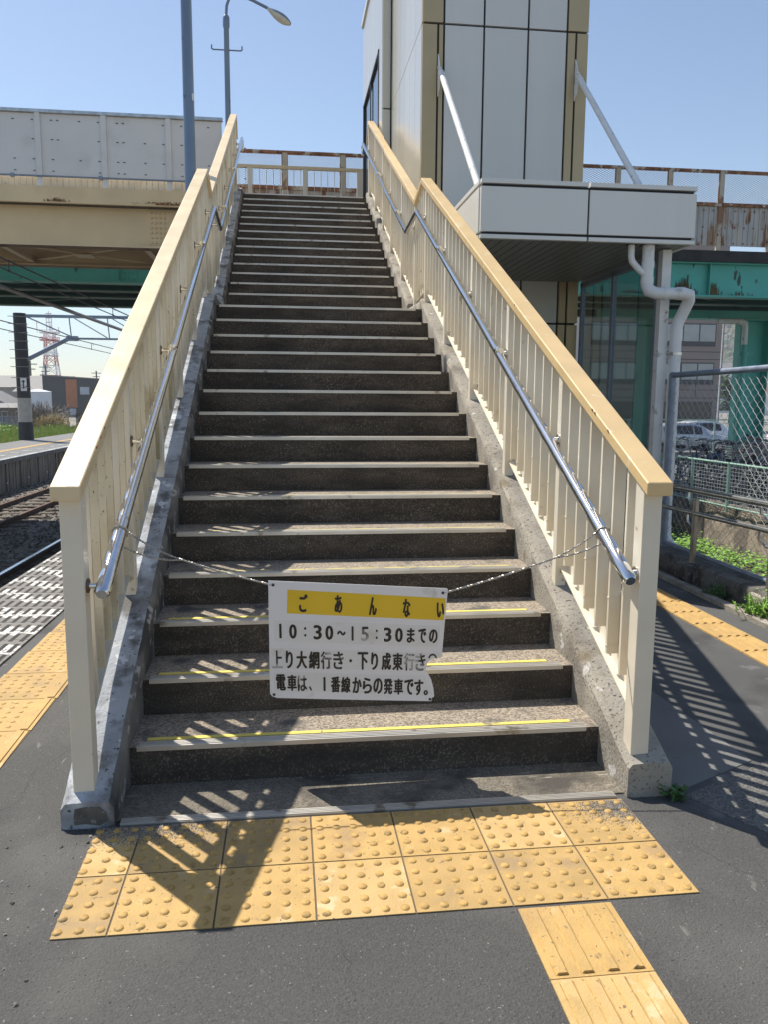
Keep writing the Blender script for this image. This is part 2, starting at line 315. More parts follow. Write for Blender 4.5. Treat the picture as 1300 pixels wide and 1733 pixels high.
# ------------------------------------------------------------------ tactile paving
def dot_tile(mb, x0, y0, sx, sy, nx, ny, pitch, h=.0055, z=.009):
    mb.box((x0+.0025, y0+.0025, 0), (x0+sx-.0025, y0+sy-.0025, z))
def studs(mb, x0, y0, nx, ny, pitch, mx, my, z=.009, r=.0155, h=.006):
    for i in range(nx):
        for j in range(ny): mb.dome((x0+mx+i*pitch, y0+my+j*pitch, z), r, h)
tp = thing('tactile_paving', (.9, .3, 0), 'worn yellow studded warning tiles laid at the foot of the staircase', 'tactile paving')
g = MB(); g.box((-.152, .002, 0), (1.798, .596, .0062)); g.build('bed_joint', grout, tp)
for row in range(2):
    for k in range(-1, 6):
        x0 = .3*k; wd = .3; nx = 5; mx = .03
        if k == -1: x0 = -.158; wd = .158; nx = 3; mx = .016
        y0 = .298*row; g = MB(); g.box((x0+.003, y0+.003, 0), (x0+wd-.003, y0+.295, .009))
        g.k = 1; studs(g, x0, y0, nx, 5, .06, mx, .029)
        g.build('paving_tile', [(yellow, yellow_c, yellow_b, yellow, yellow_b)[(k*3+row*4) % 5], stud_y], tp, smooth=True)
# grit blown into the two back corners and scattered about
def grains(name, n, fx, z, lo, hi, label, seed, mat=None):
    rnd = random.Random(seed); g = MB()
    for _ in range(n):
        x, y = fx(rnd); r = rnd.uniform(lo, hi); a = rnd.uniform(0, 6.28)
        vs = [(x+r*math.cos(a+t*2.094), y+r*math.sin(a+t*2.094), z) for t in range(3)]+[(x+r*.5*math.cos(a+1+t*2.094), y+r*.5*math.sin(a+1+t*2.094), z+r*rnd.uniform(.4, .9)) for t in range(3)]
        g.k = rnd.randrange(3); g.add(vs, [(3, 4, 5), (0, 1, 4, 3), (1, 2, 5, 4), (2, 0, 3, 5)])
    o = g.build(name, mat or [sand, sand_d, sand_l], kind='stuff'); o['label'] = label; return o
sand_d = M('grit_dark', (.11, .098, .08), .95, var=.3, vs=40); sand_l = M('grit_light', (.34, .31, .27), .95, var=.3, vs=40)
def cl(v, a, b): return max(a, min(b, v))
grains('grit', 6500, lambda r: (cl(-.02+r.gauss(0, .16), -.155, .6), cl(.594-abs(r.gauss(0, .055)), .3, .596)), .0085, .0012, .0034, 'grey sand lying over the back left studded tiles', 1)
grains('grit', 4200, lambda r: (cl(1.795-abs(r.gauss(0, .085)), 1.4, 1.797), cl(.585-abs(r.gauss(0, .075)), .3, .595)), .0085, .0012, .0034, 'grey sand lying over the back right studded tiles', 2)
grains('grit', 1500, lambda r: (r.uniform(-.1, 1.82), cl(.945-abs(r.gauss(0, .03)), .65, .94)), .0055, .0012, .004, 'grit gathered along the foot of the first riser', 3)
for k_ in range(4):
    yk = .915+.3277*(k_+1)-.004; zk = .163+.158*k_
    grains('grit', 420, lambda r: (-.11+1.95*r.random()**(1.0 if r.random() < .6 else 3), yk-abs(r.gauss(0, .018))), zk+.0005, .001, .0034, ('grit in the corner of the first tread', 'grit in the corner of the second tread', 'grit in the corner of the third tread', 'grit in the corner of the fourth tread')[k_], 70+k_)
grains('pebbles', 46, lambda r: (cl(-.3+r.gauss(0, .12), -.6, -.17), .05+r.uniform(-.35, .55)), .004, .003, .010, 'few loose pebbles on the paving left of the studded tiles', 4)
grains('pebbles', 260, lambda r: (r.uniform(-.6, 3.2), r.uniform(-.9, .55)), .0045, .001, .0035, 'tiny grit specks scattered on the dark paving', 5)
def crack(pts, w_, seed):
    rnd = random.Random(seed); g = MB(); P = []
    for (a, b), (c, d) in zip(pts, pts[1:]):
        for t in range(12): q = t/12; P.append((lerp(a, c, q)+rnd.gauss(0, .006), lerp(b, d, q)+rnd.gauss(0, .006)))
    vs = []
    for i, (x, y) in enumerate(P): k = w_*rnd.uniform(.3, 1); vs += [(x-k, y-k*.4, .0052), (x+k, y+k*.4, .0052)]
    g.add(vs, [(2*i, 2*i+1, 2*i+3, 2*i+2) for i in range(len(P)-1)]); return g
g = MB()
for i, (pp, w_) in enumerate((([(.66, -.02), (.68, -.25), (.65, -.5), (.66, -.8)], .0005), ([(-.62, .6), (-.5, .85), (-.52, 1.1), (-.4, 1.3)], .0009), ([(1.9, .3), (2.0, .1), (2.2, -.1)], .0006))): c_ = crack(pp, w_, i); g.add(c_.v, c_.f)
g.build('pavement_cracks', slabblack, kind='structure')
# guide strip toward the viewer
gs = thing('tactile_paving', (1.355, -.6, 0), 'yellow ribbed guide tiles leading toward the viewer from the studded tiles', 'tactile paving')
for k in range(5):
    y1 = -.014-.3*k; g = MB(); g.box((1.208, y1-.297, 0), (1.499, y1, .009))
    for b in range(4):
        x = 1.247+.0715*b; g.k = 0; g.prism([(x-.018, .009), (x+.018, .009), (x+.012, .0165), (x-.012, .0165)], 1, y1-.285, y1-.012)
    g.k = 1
    for b in range(4): x = 1.247+.0715*b; g.box((x-.0215, y1-.288, .0088), (x+.0215, y1-.009, .0094))  # darker skirt round each rib, its shadow lines put into the colour
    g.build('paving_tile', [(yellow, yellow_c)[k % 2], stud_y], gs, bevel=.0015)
# platform warning line at left
lt = thing('tactile_paving', (-.84, 1, 0), 'long line of yellow studded tiles along the striped platform edge', 'tactile paving')
g = MB(); g.prism([(-1.035+.02*(-3-2.2), -3), (-.642+.02*(-3-2.2), -3), (-.642+.02*12.8, 15), (-1.035+.02*12.8, 15)], 2, 0, .0065); g.build('bed_joint', grout, lt)
for k in range(44):
    y0 = -2.9+.4*k; xo = -1.035+.02*(y0+.2-2.2)
    g = MB(); g.box((xo+.003, y0+.003, 0), (xo+.39, y0+.397, .0095)); studs(g, xo, y0, 5, 6, .06, .035, .05, r=.014, h=.005)
    g.box((xo+.34, y0+.01, .009), (xo+.372, y0+.39, .0145))
    g.build('paving_tile', yellow if k % 3 else yellow_b, lt, smooth=True)
rs_ = thing('tactile_paving', (3.42, 3, 0), 'yellow ribbed guide line running beside the right kerb', 'tactile paving')
g = MB(); g.box((3.30, -2, 0), (3.545, 9, .0062)); g.build('bed_joint', grout, rs_)
for k in range(36):
    y0 = -1.95+.3*k; g = MB(); g.box((3.297, y0+.002, 0), (3.548, y0+.297, .009))
    for b in range(4):
        x = 3.333+.06*b; g.prism([(x-.016, .009), (x+.016, .009), (x+.01, .017), (x-.01, .017)], 1, y0+.012, y0+.288)
    g.build('paving_tile', yellow, rs_)
# grooved metal threshold
g = MB(); g.box((-.081, .603, 0), (1.783, .645, .0125))
for k in range(4): g.box((-.081, .606+.0102*k, .012), (1.783, .612+.0102*k, .0165))
th_ = g.build('threshold_strip', alum); tag(th_, 'grooved metal strip across the ground between studded tiles and first step', 'threshold')

# ------------------------------------------------------------------ staircase
Y1, Z1, T1, RS = .915, .163, .3277, .158
NOS = [(Y1+T1*k, Z1+RS*k) for k in range(15)]+[(6.864+.319*k, 2.652+.1571*k) for k in range(14)]
st = thing('staircase', (.86, .92, 0), 'long weathered concrete staircase with metal nosed steps climbing to the footbridge', 'staircase')
XL, XR = -.12, 1.85
for k, (y, z) in enumerate(NOS):
    pz = NOS[k-1][1] if k else 0
    y2 = NOS[k+1][0] if k < len(NOS)-1 else 11.2
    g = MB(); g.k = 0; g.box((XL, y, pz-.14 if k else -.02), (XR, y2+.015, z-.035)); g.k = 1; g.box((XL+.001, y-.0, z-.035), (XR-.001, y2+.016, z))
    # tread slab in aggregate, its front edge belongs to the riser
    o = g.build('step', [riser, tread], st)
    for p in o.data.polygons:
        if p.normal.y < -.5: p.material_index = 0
    g = MB(); j = random.uniform(-.012, .012)
    g.box((-.072, y-.006, z-.015), (1.778+j, y+.001, z+.0035)); g.box((-.072, y+.001, z), (1.778+j, y+.046, z+.0035))
    for q in range(3): g.box((-.07, y+.004+.0135*q, z+.003), (1.776+j, y+.012+.0135*q, z+.006))
    ns = g.build('nosing', alum, o)
    if k < 7:
        g = MB(); a = -.045 if k < 3 else random.uniform(.0, .3); b = 1.73
        cuts = [a, random.uniform(.6, 1.0), b]
        for q in range(2): g.box((cuts[q]+.003, y+.058, z), (cuts[q+1]-.003, y+.083, z+.003))
        g.build('grip_strip', gripyel if k < 3 else gripworn, o)
# sloping slab underneath
und = [(.95, -.01), (NOS[14][0], NOS[14][1]-.2), (6.6, NOS[14][1]-.2), (11.1, 4.3), (11.1, 3.9), (6.9, 1.95), (5.9, 1.95), (1.9, -.01)]
g = MB(); g.prism(und, 0, -.11, 1.84); g.build('soffit_slab', concrete_dark, st)
def curb_low(y): return .135+.4685*(y-.61)
def curb_mesh(x0, x1, seed, y0, y1, zf, under):
    rnd = random.Random(seed); mb = MB(); n = max(2, int((y1-y0)/.06)); ring = 9; vs = []
    for i in range(n+1):
        y = lerp(y0, y1, i/n); z = zf(y); d = .022; jj = lambda a: rnd.uniform(-a, a)
        zb = under(y)
        sec = [(x0, zb), (x0+jj(.001), z-.07), (x0+jj(.0014), z-d+jj(.002)), (x0+d*.8+jj(.002), z+jj(.0014)), ((x0+x1)/2, z+.003+jj(.0014)), (x1-d*.8+jj(.002), z+jj(.0014)), (x1+jj(.0014), z-d+jj(.002)), (x1+jj(.001), z-.07), (x1, zb)]
        vs += [(x, y, zz) for x, zz in sec]
    fs = []
    for i in range(n):
        for j in range(ring): fs.append((i*ring+j, i*ring+(j+1) % ring, (i+1)*ring+(j+1) % ring, (i+1)*ring+j))
    fs += [tuple(range(ring)), tuple(range((n+1)*ring-1, n*ring-1, -1))]
    mb.add(vs, fs); return mb
inner_dark = M('curb_inner_dark', (.15, .14, .125), .95, var=.4, vs=6, spots=[((.05, .047, .042), 4, .5, .12), ((.36, .35, .33), 14, .6, .06)], bump=.7, bs=70)
def darken_inner(o, sd):
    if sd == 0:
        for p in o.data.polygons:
            if p.normal.x > .6: p.material_index = 1  # left curb's faces toward the steps take the darker concrete
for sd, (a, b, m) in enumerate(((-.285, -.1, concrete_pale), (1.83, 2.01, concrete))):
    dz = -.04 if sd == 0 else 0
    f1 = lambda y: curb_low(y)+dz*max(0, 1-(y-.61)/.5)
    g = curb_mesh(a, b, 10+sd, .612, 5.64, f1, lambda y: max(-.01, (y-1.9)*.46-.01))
    cb = g.build('curb', [m, inner_dark], st, smooth=True); darken_inner(cb, sd)
    g = curb_mesh(a+.002, b-.002, 20+sd, 5.643, 6.45, lambda y: 2.47+.02*(y-5.64), lambda y: 1.9); darken_inner(g.build('curb', [m, inner_dark], st, smooth=True), sd)
    g = curb_mesh(a, b, 30+sd, 6.453, 11.05, lambda y: 2.535+.4875*(y-6.45), lambda y: 1.9+(y-6.45)*.45); darken_inner(g.build('curb', [m, inner_dark], st, smooth=True), sd)

g = MB(); rnd = random.Random(2); g.prism([(-.245+rnd.uniform(-.006, .006), .055), (-.235, .078), (-.2, .083), (-.15, .082), (-.128, .06), (-.122, .03), (-.15, .012), (-.2, .02), (-.238, .018)], 1, .6085, .6115); g.build('broken_face', concrete_dark, st)
# ------------------------------------------------------------------ railings with handrails
CAP = [(.60, 1.207), (5.72, 3.597), (6.13, 3.49), (10.9, 5.785)]       # middle line of the cap, seen from the side
BOT = [(.66, .275), (5.62, 2.575), (5.70, 2.585), (6.25, 2.545), (6.45, 2.62), (10.9, 4.79)]
HR = {0: [(.655, .855), (5.72, 3.275), (6.42, 3.235), (11.35, 5.60)], 1: [(.655, .86), (5.78, 3.325), (6.45, 3.27), (11.35, 5.60)]}
for side in (0, 1):
    xc = (-.212, 1.891)[side]; inn = 1 if side == 0 else -1; hx = (-.118, 1.815)[side]
    rl = thing('stair_railing', (xc, .69, .2), ('cream slatted stair railing with chrome handrail on the track side of the steps', 'cream slatted stair railing with chrome handrail beside the lift tower')[side], 'railing')
    # cap
    g = MB(); hw = .05; th = .0245; vs = []
    for i, (y, z) in enumerate(CAP):
        for dx, dzz in ((-hw, -th), (hw, -th), (hw, th), (-hw, th)): vs.append((xc+dx, y, z+dzz*(1.05 if i in (0, 3) else 1.12)))
    fs = [(0, 1, 2, 3), (15, 14, 13, 12)]
    for i in range(3):
        for j in range(4): fs.append((i*4+j, (i+1)*4+j, (i+1)*4+(j+1) % 4, i*4+(j+1) % 4))
    g.add(vs, fs); g.bar((xc, 10.90, 5.76), (xc, 11.06, 5.50), .1, .05, (0, 1, .5))
    g.build('cap_rail', (captan_pale, captan)[side], rl, bevel=.006, seg=3)
    g = MB(); rnd = random.Random(60+side); xe = xc+inn*.05
    for y, q in (((.86, .5), (.93, .2), (1.0, .6), (1.52, .4)), ((.98, .4), (1.13, .6), (1.16, .2), (2.4, .5)))[side]:
        z = line(CAP, y)+.026; n = 9; pts = []
        for t in range(n): a = 6.283*t/n; k = rnd.uniform(.5, 1.1); pts.append((y+.011*k*math.cos(a)+.004, z-.005+.47*.011*k*math.cos(a)+.006*k*math.sin(a)))
        g.prism(pts, 0, xe-.0025, xe+.0012)
    g.build('paint_chip', rustm, rl)
    PY = [.69, 1.643, 2.626, 3.609, 4.592, 5.575, 6.22, 7.18, 8.137, 9.094, 10.05, 10.86]
    for i, y in enumerate(PY):
        wd = .0365 if i in (0, 11) else .027
        zb = curb_low(y)+.0 if y < 5.64 else (2.46 if y < 6.45 else 2.535+.4875*(y-6.45))
        if i == 0 and side == 0: zb -= .04
        g = MB(); g.box((xc-wd, y-wd, zb-.03), (xc+wd, y+wd, line(CAP, y)-.024)); g.build('post', cream, rl, bevel=.003)
    # sheet along the outer side of the lower third, with a small angle at its foot
    xo = xc-inn*.031; ys_ = [.70, 2.6, 5.62, 5.70, 6.25, 6.45, 8.6, 10.84]; g = MB(); vs = []
    for y in ys_:
        zb = line(BOT, y)-.02; zt = lerp(line(BOT, y), line(CAP, y), .33)
        vs += [(xo-.002, y, zb), (xo+.002, y, zb), (xo+.002, y, zt), (xo-.002, y, zt)]
    fs = [(i*4+j, i*4+(j+1) % 4, (i+1)*4+(j+1) % 4, (i+1)*4+j) for i in range(len(ys_)-1) for j in range(4)]+[(0, 1, 2, 3), tuple(range(len(vs)-1, len(vs)-5, -1))]
    g.add(vs, fs); g.build('kick_panel', (kickshade, cream)[side], rl)
    g = MB()
    for (a, za), (b, zb) in zip(BOT, BOT[1:]): g.bar((xc-inn*.012, a, za-.018), (xc-inn*.012, b, zb-.018), .034, .006)
    g.build('bottom_rail', cream, rl)
    cnt = 0
    for i in range(len(PY)-1):
        n = max(1, round((PY[i+1]-PY[i])/.1404))
        for k in range(1, n):
            y = lerp(PY[i], PY[i+1], k/n); ml = random.choice((cream, cream, cream_dirty))
            g = MB(); z0 = line(BOT, y)+random.uniform(.05, .075); z1 = line(CAP, y)-.022; g.box((xc-.025, y-.008, z0), (xc+.025, y+.008, z1))
            for fr_ in ((.05, .27) if k % 2 == (i % 2) else ()):
                zz = lerp(z0, z1, fr_+random.uniform(-.02, .02)); g.box((xc-.0275, y-.0105, zz), (xc+.0275, y+.0105, zz+.006))
            g.build('baluster', ml if side else random.choice((cream, cream_mould, cream_mould)), rl); cnt += 1
    # handrail
    g = MB(); pts = [(hx, y, z) for y, z in HR[side]]
    tail = (hx, 11.42, 5.58), (hx+inn*-.0, 11.44, 5.50), (hx, 11.40, 5.44)
    g.tube(pts+[*tail], .0245, 16)
    d = (Vector(pts[1])-Vector(pts[0])).normalized()
    g.tube([Vector(pts[0])+d*-.012, Vector(pts[0]), Vector(pts[0])+d*.16], [.019, .027, .027], 16)
    g.tube([Vector(pts[0])+d*.163, Vector(pts[0])+d*.42, Vector(pts[0])+d*.45], [.027, .027, .0248], 16)
    h = g.build('handrail', steel, rl, smooth=True)
    for i, y in enumerate(PY):
        zz = line(HR[side], y+.03)-.012
        if i == 0: zz = line(HR[side], y)-.0
        g = MB(); wd = .0365 if i in (0, 11) else .027
        g.cyl((xc+inn*(wd-.002), y, zz), (hx, y, zz), .0115, 12); g.k = 1; g.cyl((xc+inn*wd, y, zz), (xc+inn*(wd+.006), y, zz), .026, 14)
        if i in (2, 4, 7, 9): g.k = 0; g.tube([(hx, y-.012, zz+.008), (hx, y+.012, zz+.018)], .0258, 14)
        g.build('bracket', [steel, (flange, steel_dull)[side]], h, smooth=True)

# ------------------------------------------------------------------ hanging notice board and its chains
def sg(u, v): return (.314417+.000736*u+.00001*v, .919548-.000022*u-.000789*v)
def sy(v): return .905+(v-112)/658*.065
def splate(mb, poly, d0, d1):
    n = len(poly); vs = []
    for d in (d0, d1):
        for u, v in poly: a, b = sg(u, v); vs.append((a, sy(v)+d, b))
    mb.add(vs, [tuple(range(n)), tuple(range(2*n-1, n-1, -1))]+[(i, i+n, (i+1) % n+n, (i+1) % n) for i in range(n)])
SY = .93
outline = [(183, 112), (1150, 146), (1157, 150), (1146, 330), (1135, 523), (1100, 527), (1062, 545), (1052, 562), (1046, 600), (1062, 622), (1078, 650), (1092, 700), (1098, 745), (1096, 752), (1085, 756), (1083, 776), (640, 763), (212, 748), (185, 738), (174, 722)]
sign = thing('notice_board', (.8, SY, .33), 'torn white notice board with yellow band hanging on chains across the steps', 'sign')
g = MB(); splate(g, outline, -.0015, .0015); g.build('board', white_sign, sign)
g = MB(); splate(g, ((283, 158), (1147, 199), (1139, 319), (277, 283)), -.0021, -.0016); g.build('band', sign_yel, sign)
g = MB()
for q in (((208, 318), (1122, 350), (1112, 468), (205, 432)), ((186, 470), (1050, 500), (1040, 600), (182, 582)), ((200, 600), (1040, 630), (1090, 740), (192, 706))):
    splate(g, q, -.0018, -.00155)
splate(g, ((1050, 500), (1132, 497), (1130, 518), (1100, 523), (1062, 541), (1048, 556)), -.0018, -.00155)
g.build('pasted_film', sign_film, sign)
def glyph(ch, cx, cy, wpx, hpx, bold=.02):
    """one character as a mesh, centred in the board's own plane, wpx by hpx wide and high"""
    t = bpy.data.curves.new('t', 'FONT'); t.body = ch; t.size = 1; t.offset = .004; t.resolution_u = 3
    o = bpy.data.objects.new('t', t); COL.objects.link(o); bpy.context.view_layer.update()
    me = bpy.data.meshes.new_from_object(o.evaluated_get(bpy.context.evaluated_depsgraph_get()))
    vs = [v.co.copy() for v in me.vertices]; fs = [tuple(p.vertices) for p in me.polygons]
    bpy.data.objects.remove(o); bpy.data.curves.remove(t); bpy.data.meshes.remove(me)
    if not vs: return [], []
    xs = [v.x for v in vs]; ys_ = [v.y for v in vs]; mx = (min(xs)+max(xs))/2; my = (min(ys_)+max(ys_))/2
    kx = wpx/max(.2, max(xs)-min(xs)); ky = hpx/max(.2, max(ys_)-min(ys_))
    out = []
    for v in vs:
        a, b = sg(cx+(v.x-mx)*kx, cy-(v.y-my)*ky); out.append((a, sy(cy-(v.y-my)*ky)-.0026, b))
    return out, fs
def text_row(items, mat, bold=.022):
    g = MB()
    for ch, cx, cy, wd, hg in items:
        for q, (dx, dy) in enumerate(((0, 0), (-1, 0), (1, 0), (0, .8), (0, -.8))):
            v, f = glyph(ch, cx+dx*bold*70, cy+dy*bold*60, wd-bold*110, hg-bold*70, bold)
            if v: g.add([(a, b-.00012*q, c) for a, b, c in v], f)
    return g.build('lettering', mat, sign)
text_row([('ご', 366, 228, 46, 96), ('あ', 554, 233, 42, 96), ('ん', 741, 243, 42, 100), ('な', 931, 252, 42, 100), ('い', 1119, 263, 42, 82)], ink, .046)
r2 = '10：30〜15：30までの'
cxs = [240, 307, 373, 440, 503, 569, 630, 698, 763, 827, 891, 957, 1021, 1083]
wds = [17, 40, 12, 44, 42, 46, 17, 42, 12, 44, 42, 44, 44, 48]; hgs = [78, 78, 52, 78, 78, 26, 78, 78, 52, 78, 78, 80, 80, 78]
row2 = [(c, x, 378+(x-240)*.034, wd, hg) for c, x, wd, hg in zip(r2, cxs, wds, hgs)]
text_row([r for i, r in enumerate(row2) if i not in (6, 7, 8)], ink, .044); text_row([row2[i] for i in (6, 7, 8)], ink_worn, .03)
r3 = '上り大網行き・下り成東行き'
cxs = [219, 284, 351, 419, 484, 552, 619, 687, 752, 820, 886, 951, 1014]; row3 = []
for c, x in zip(r3, cxs):
    wd, hg = (58, 98)
    if c == 'り': wd = 38
    if c == '・': wd, hg = 14, 18
    row3.append((c, x, 532+(x-219)*.024, wd, hg))
text_row([row3[i] for i in (1, 2, 3, 6, 7, 8, 9, 10)], ink, .042); text_row([row3[i] for i in (0, 4, 5, 11, 12)], ink_worn, .028)
r4 = '電車は、1番線からの発車です。'
cxs = [235, 296, 352, 396, 474, 535, 592, 655, 712, 772, 834, 893, 952, 1008, 1049]; row4 = []
for c, x in zip(r4, cxs):
    wd, hg = 52, 90
    if c == '、': wd, hg = 16, 26
    if c == '。': wd, hg = 24, 30
    if c == '1': wd, hg = 16, 78
    row4.append((c, x, 660+(x-235)*.046+(28 if c in '、。' else 0), wd, hg))
text_row([r for i, r in enumerate(row4) if i not in (2, 3)], ink, .042); text_row([row4[2], row4[3]], ink_worn, .028)
g = MB(); arc = [(1083+26*math.cos(math.pi*(1.08+.84*t/8)), 536+32*math.sin(math.pi*(1.08+.84*t/8))) for t in range(9)]+[(1083+17*math.cos(math.pi*(1.92-.84*t/8)), 536+22*math.sin(math.pi*(1.92-.84*t/8))) for t in range(9)]
splate(g, arc, -.0024, -.0019); g.build('lettering', ink_worn, sign)
g = MB()
for p in ((208, 134), (1130, 170), (196, 728), (1074, 764)):
    a, b = sg(*p); q = sy(p[1]); g.cyl((a, q-.0035, b), (a, q+.003, b), .006, 12)
g.build('eyelet', darkmet, sign)
def twist(mb, p, q, sag=.0, n=70, r=.0021, rad=.0026):
    p = Vector(p); q = Vector(q); d = (q-p).normalized(); a = d.cross(Vector((0, 0, 1))).normalized(); b = d.cross(a); Ln = (q-p).length
    n = int(Ln/.0045)
    for ph in (0, math.pi):
        mb.tube([p+(q-p)*(i/n)+Vector((0, 0, -sag*4*(i/n)*(1-i/n)))+(a*math.cos(i*1.25+ph)+b*math.sin(i*1.25+ph))*rad for i in range(n+1)], r, 5)
a0 = sg(208, 134); a1 = sg(1140, 168)
g = MB(); J = (.12, .955, .905)
def loop(mb, c, r=.0305):
    c = Vector(c); d = Vector((0, .43, .2)).normalized(); a = Vector((1, 0, 0)); b = d.cross(a)
    pts = [c+(a*math.cos(t*2*math.pi/22)+b*math.sin(t*2*math.pi/22))*r+d*.0015*math.cos(t*2.2) for t in range(22)]
    mb.tube(pts, .0032, 6, closed=True)
loop(g, (-.118, .985, 1.012)); twist(g, (-.096, .985, 1.02), J, .012); twist(g, (-.11, .955, .965), J, .018); twist(g, J, (a0[0]-.004, .907, a0[1]), .004)
tag(g.build('chain', chainm), 'thin twisted chain tying the notice board to the left handrail', 'chain')
g = MB(); J = (1.62, .93, .892)
loop(g, (1.815, .93, .992)); twist(g, (1.795, .93, 1.0), J, .008); twist(g, (1.80, .90, .955), J, .01); twist(g, J, (a1[0]+.004, .91, a1[1]), .006)
tag(g.build('chain', chainm), 'thin twisted chain tying the notice board to the right handrail', 'chain')

# ------------------------------------------------------------------ lift tower with canopy
tw = thing('lift_tower', (3.1, 7.45, 0), 'tall grey panelled lift tower with bronze corners and white canopy beside the stairs', 'lift tower')
TX0, TX1, TY0, TY1, TZ = 2.126, 4.093, 7.45, 10.16, 11.5
g = MB(); g.box((TX0+.03, TY0+.03, 0), (TX1-.03, TY1+.5, TZ)); g.box((2.01, 10.19, 0), (3.0, 13.1, 8.05)); g.build('core', joint, tw)
def panel_front(mb, x0, x1, z0, z1, y=TY0, gp=.012): mb.box((x0+gp, y, z0+gp), (x1-gp, y+.05, z1-gp))
zs = [0, 2.45, 5.765, 8.6, TZ]
g = MB(); gb = MB()
for z0, z1 in zip(zs, zs[1:]):
    for x0, x1 in ((2.379, 2.847), (2.847, 3.369), (3.369, 3.834)): panel_front(g, x0, x1, z0, z1)
    if z1 > 5.8:
        for x0, x1 in ((TX0-.008, 2.379), (3.834, TX1+.008)): panel_front(gb, x0, x1, z0, z1)
    else:
        for x0, x1 in ((TX0-.008, 2.31), (2.31, 2.379), (3.834, 3.945), (3.945, TX1+.008)): panel_front(gb, x0, x1, z0, z1)
g.build('front_panels', panelgrey, tw, bevel=.002); gb.build('corner_panels', bronze, tw, bevel=.002)
g = MB(); n = 6
for z0, z1 in zip(zs, zs[1:]):
    for k in range(n):
        a = lerp(TY0+.052, TY1-.02, k/n); b = lerp(TY0+.052, TY1-.02, (k+1)/n); g.box((TX0, a+.004, z0+.006), (TX0+.04, b-.004, z1-.006))
g.build('side_panels', panelbeige, tw, bevel=.002); g = MB()
for z0, z1 in zip(zs, zs[1:]):
    for k in range(n):
        a = lerp(TY0+.052, TY1+.4, k/n); b = lerp(TY0+.052, TY1+.4, (k+1)/n); g.box((TX1-.04, a+.004, z0+.006), (TX1, b-.004, z1-.006))
g.build('side_panels', panelbeige, tw, bevel=.002)
g = MB()
for z0, z1 in ((3.2, 5.74), (5.76, 8.1)): g.box((1.985, 10.16, z0), (TX0-.012, 10.2, z1))
ya = [10.22, 10.66, 11.1, 11.55, 12.0, 12.5, 13.0]
for a, b in zip(ya, ya[1:]): g.box((1.98, a+.004, 6.74), (2.02, b-.004, 8.1))
g.box((1.98, 10.205, 3.2), (2.02, 10.6, 6.735)); g.box((1.98, 13.0, 3.2), (2.02, 13.12, 8.1))
g.build('lobby_panels', panelbeige, tw, bevel=.002)
g = MB(); g.box((1.97, 10.6, 4.69), (1.995, 10.66, 6.74)); g.box((1.97, 12.95, 4.69), (1.995, 13.0, 6.74)); g.box((1.97, 10.6, 6.70), (1.995, 13.0, 6.74)); g.box((1.975, 11.8, 4.69), (1.99, 11.86, 6.7)); g.build('door_frame', darkmet, tw)
g = MB(); g.box((2.002, 10.66, 4.69), (2.009, 12.95, 6.70)); g.build('lobby_door', darkglass, tw)
g = MB(); g.box((1.95, 10.12, 8.1), (3.05, 13.15, 8.18)); g.build('lobby_roof', panelgrey, tw)
# canopy
CX0, CX1, CY0, CY1 = 2.24, 4.25, 4.95, 7.44
cn = MB(); cn.box((CX0+.03, CY0+.03, 2.965), (CX1-.03, CY1, 3.40)); cn = cn.build('canopy', joint, tw)
g = MB()
for x0, x1 in ((CX0, 3.23), (3.23, CX1)):
    for z0, z1, yy in ((2.937, 2.972, CY0), (2.996, 3.376, CY0+.006), (3.402, 3.44, CY0)): g.box((x0+.009, yy, z0), (x1-.009, CY0+.05, z1))
for a, b in ((CY0+.055, 6.2), (6.2, CY1-.01)):
    for z0, z1 in ((2.937, 2.972), (2.996, 3.376), (3.402, 3.44)):
        g.box((CX0, a+.004, z0), (CX0+.04, b-.004, z1)); g.box((CX1-.04, a+.004, z0), (CX1, b-.004, z1))
g.build('fascia', panelgrey, cn, bevel=.002)
g = MB(); n = 20
for k in range(n):
    a = lerp(CX0+.05, CX1-.05, k/n); b = lerp(CX0+.05, CX1-.05, (k+1)/n); g.box((a+.005, CY0+.052, 2.945), (b-.005, CY1-.01, 2.962))
g.build('soffit', soffit, cn)
# struts
for x0, zz, ye, ze in ((2.315, 5.2, 5.32, 3.40), (3.945, 5.23, 5.35, 3.39)):
    g = MB(); g.prism([(TY0+.0, zz+.24), (TY0+.0, zz-.22), (TY0-.07, zz-.17), (TY0-.14, zz+.02), (TY0-.10, zz+.06)], 0, x0-.007, x0+.007); sx = g.build('strut', whitepaint, tw)
    g = MB(); g.tube([(x0+.018, TY0-.075, zz+.02), (x0+.018, ye, ze)], .033, 12); g.cyl((x0-.02, TY0-.1, zz+.0), (x0+.06, TY0-.1, zz+.0), .013, 8)
    g.cyl((x0-.02, TY0-.06, zz+.07), (x0+.03, TY0-.06, zz+.07), .011, 8); g.prism([(ye-.08, ze-.02), (ye+.1, ze-.02), (ye+.02, ze+.12)], 0, x0-.004, x0+.004)
    g.build('brace', whitepaint, sx, smooth=True)
# glass side wall under the canopy
gw = thing('glass_screen', (4.12, 6.3, 0), 'glazed side wall under the canopy with white steel front post', 'glass wall')
g = MB(); g.box((4.065, 5.2, 0), (4.155, 5.29, 2.934)); g.build('post', whitepaint, gw, bevel=.003)
g = MB()
for y in (5.37, 6.44, 7.36): g.box((4.095, y-.028, 0), (4.145, y+.028, 2.93))
g.box((4.095, 5.40, 2.87), (4.145, 7.40, 2.93)); g.box((4.095, 5.40, .0), (4.145, 7.40, .12)); g.build('frame', galv, gw)
g = MB(); g.box((4.117, 5.398, .12), (4.123, 6.412, 2.87)); g.box((4.117, 6.468, .12), (4.123, 7.332, 2.87)); g.build('pane', glassm, gw)
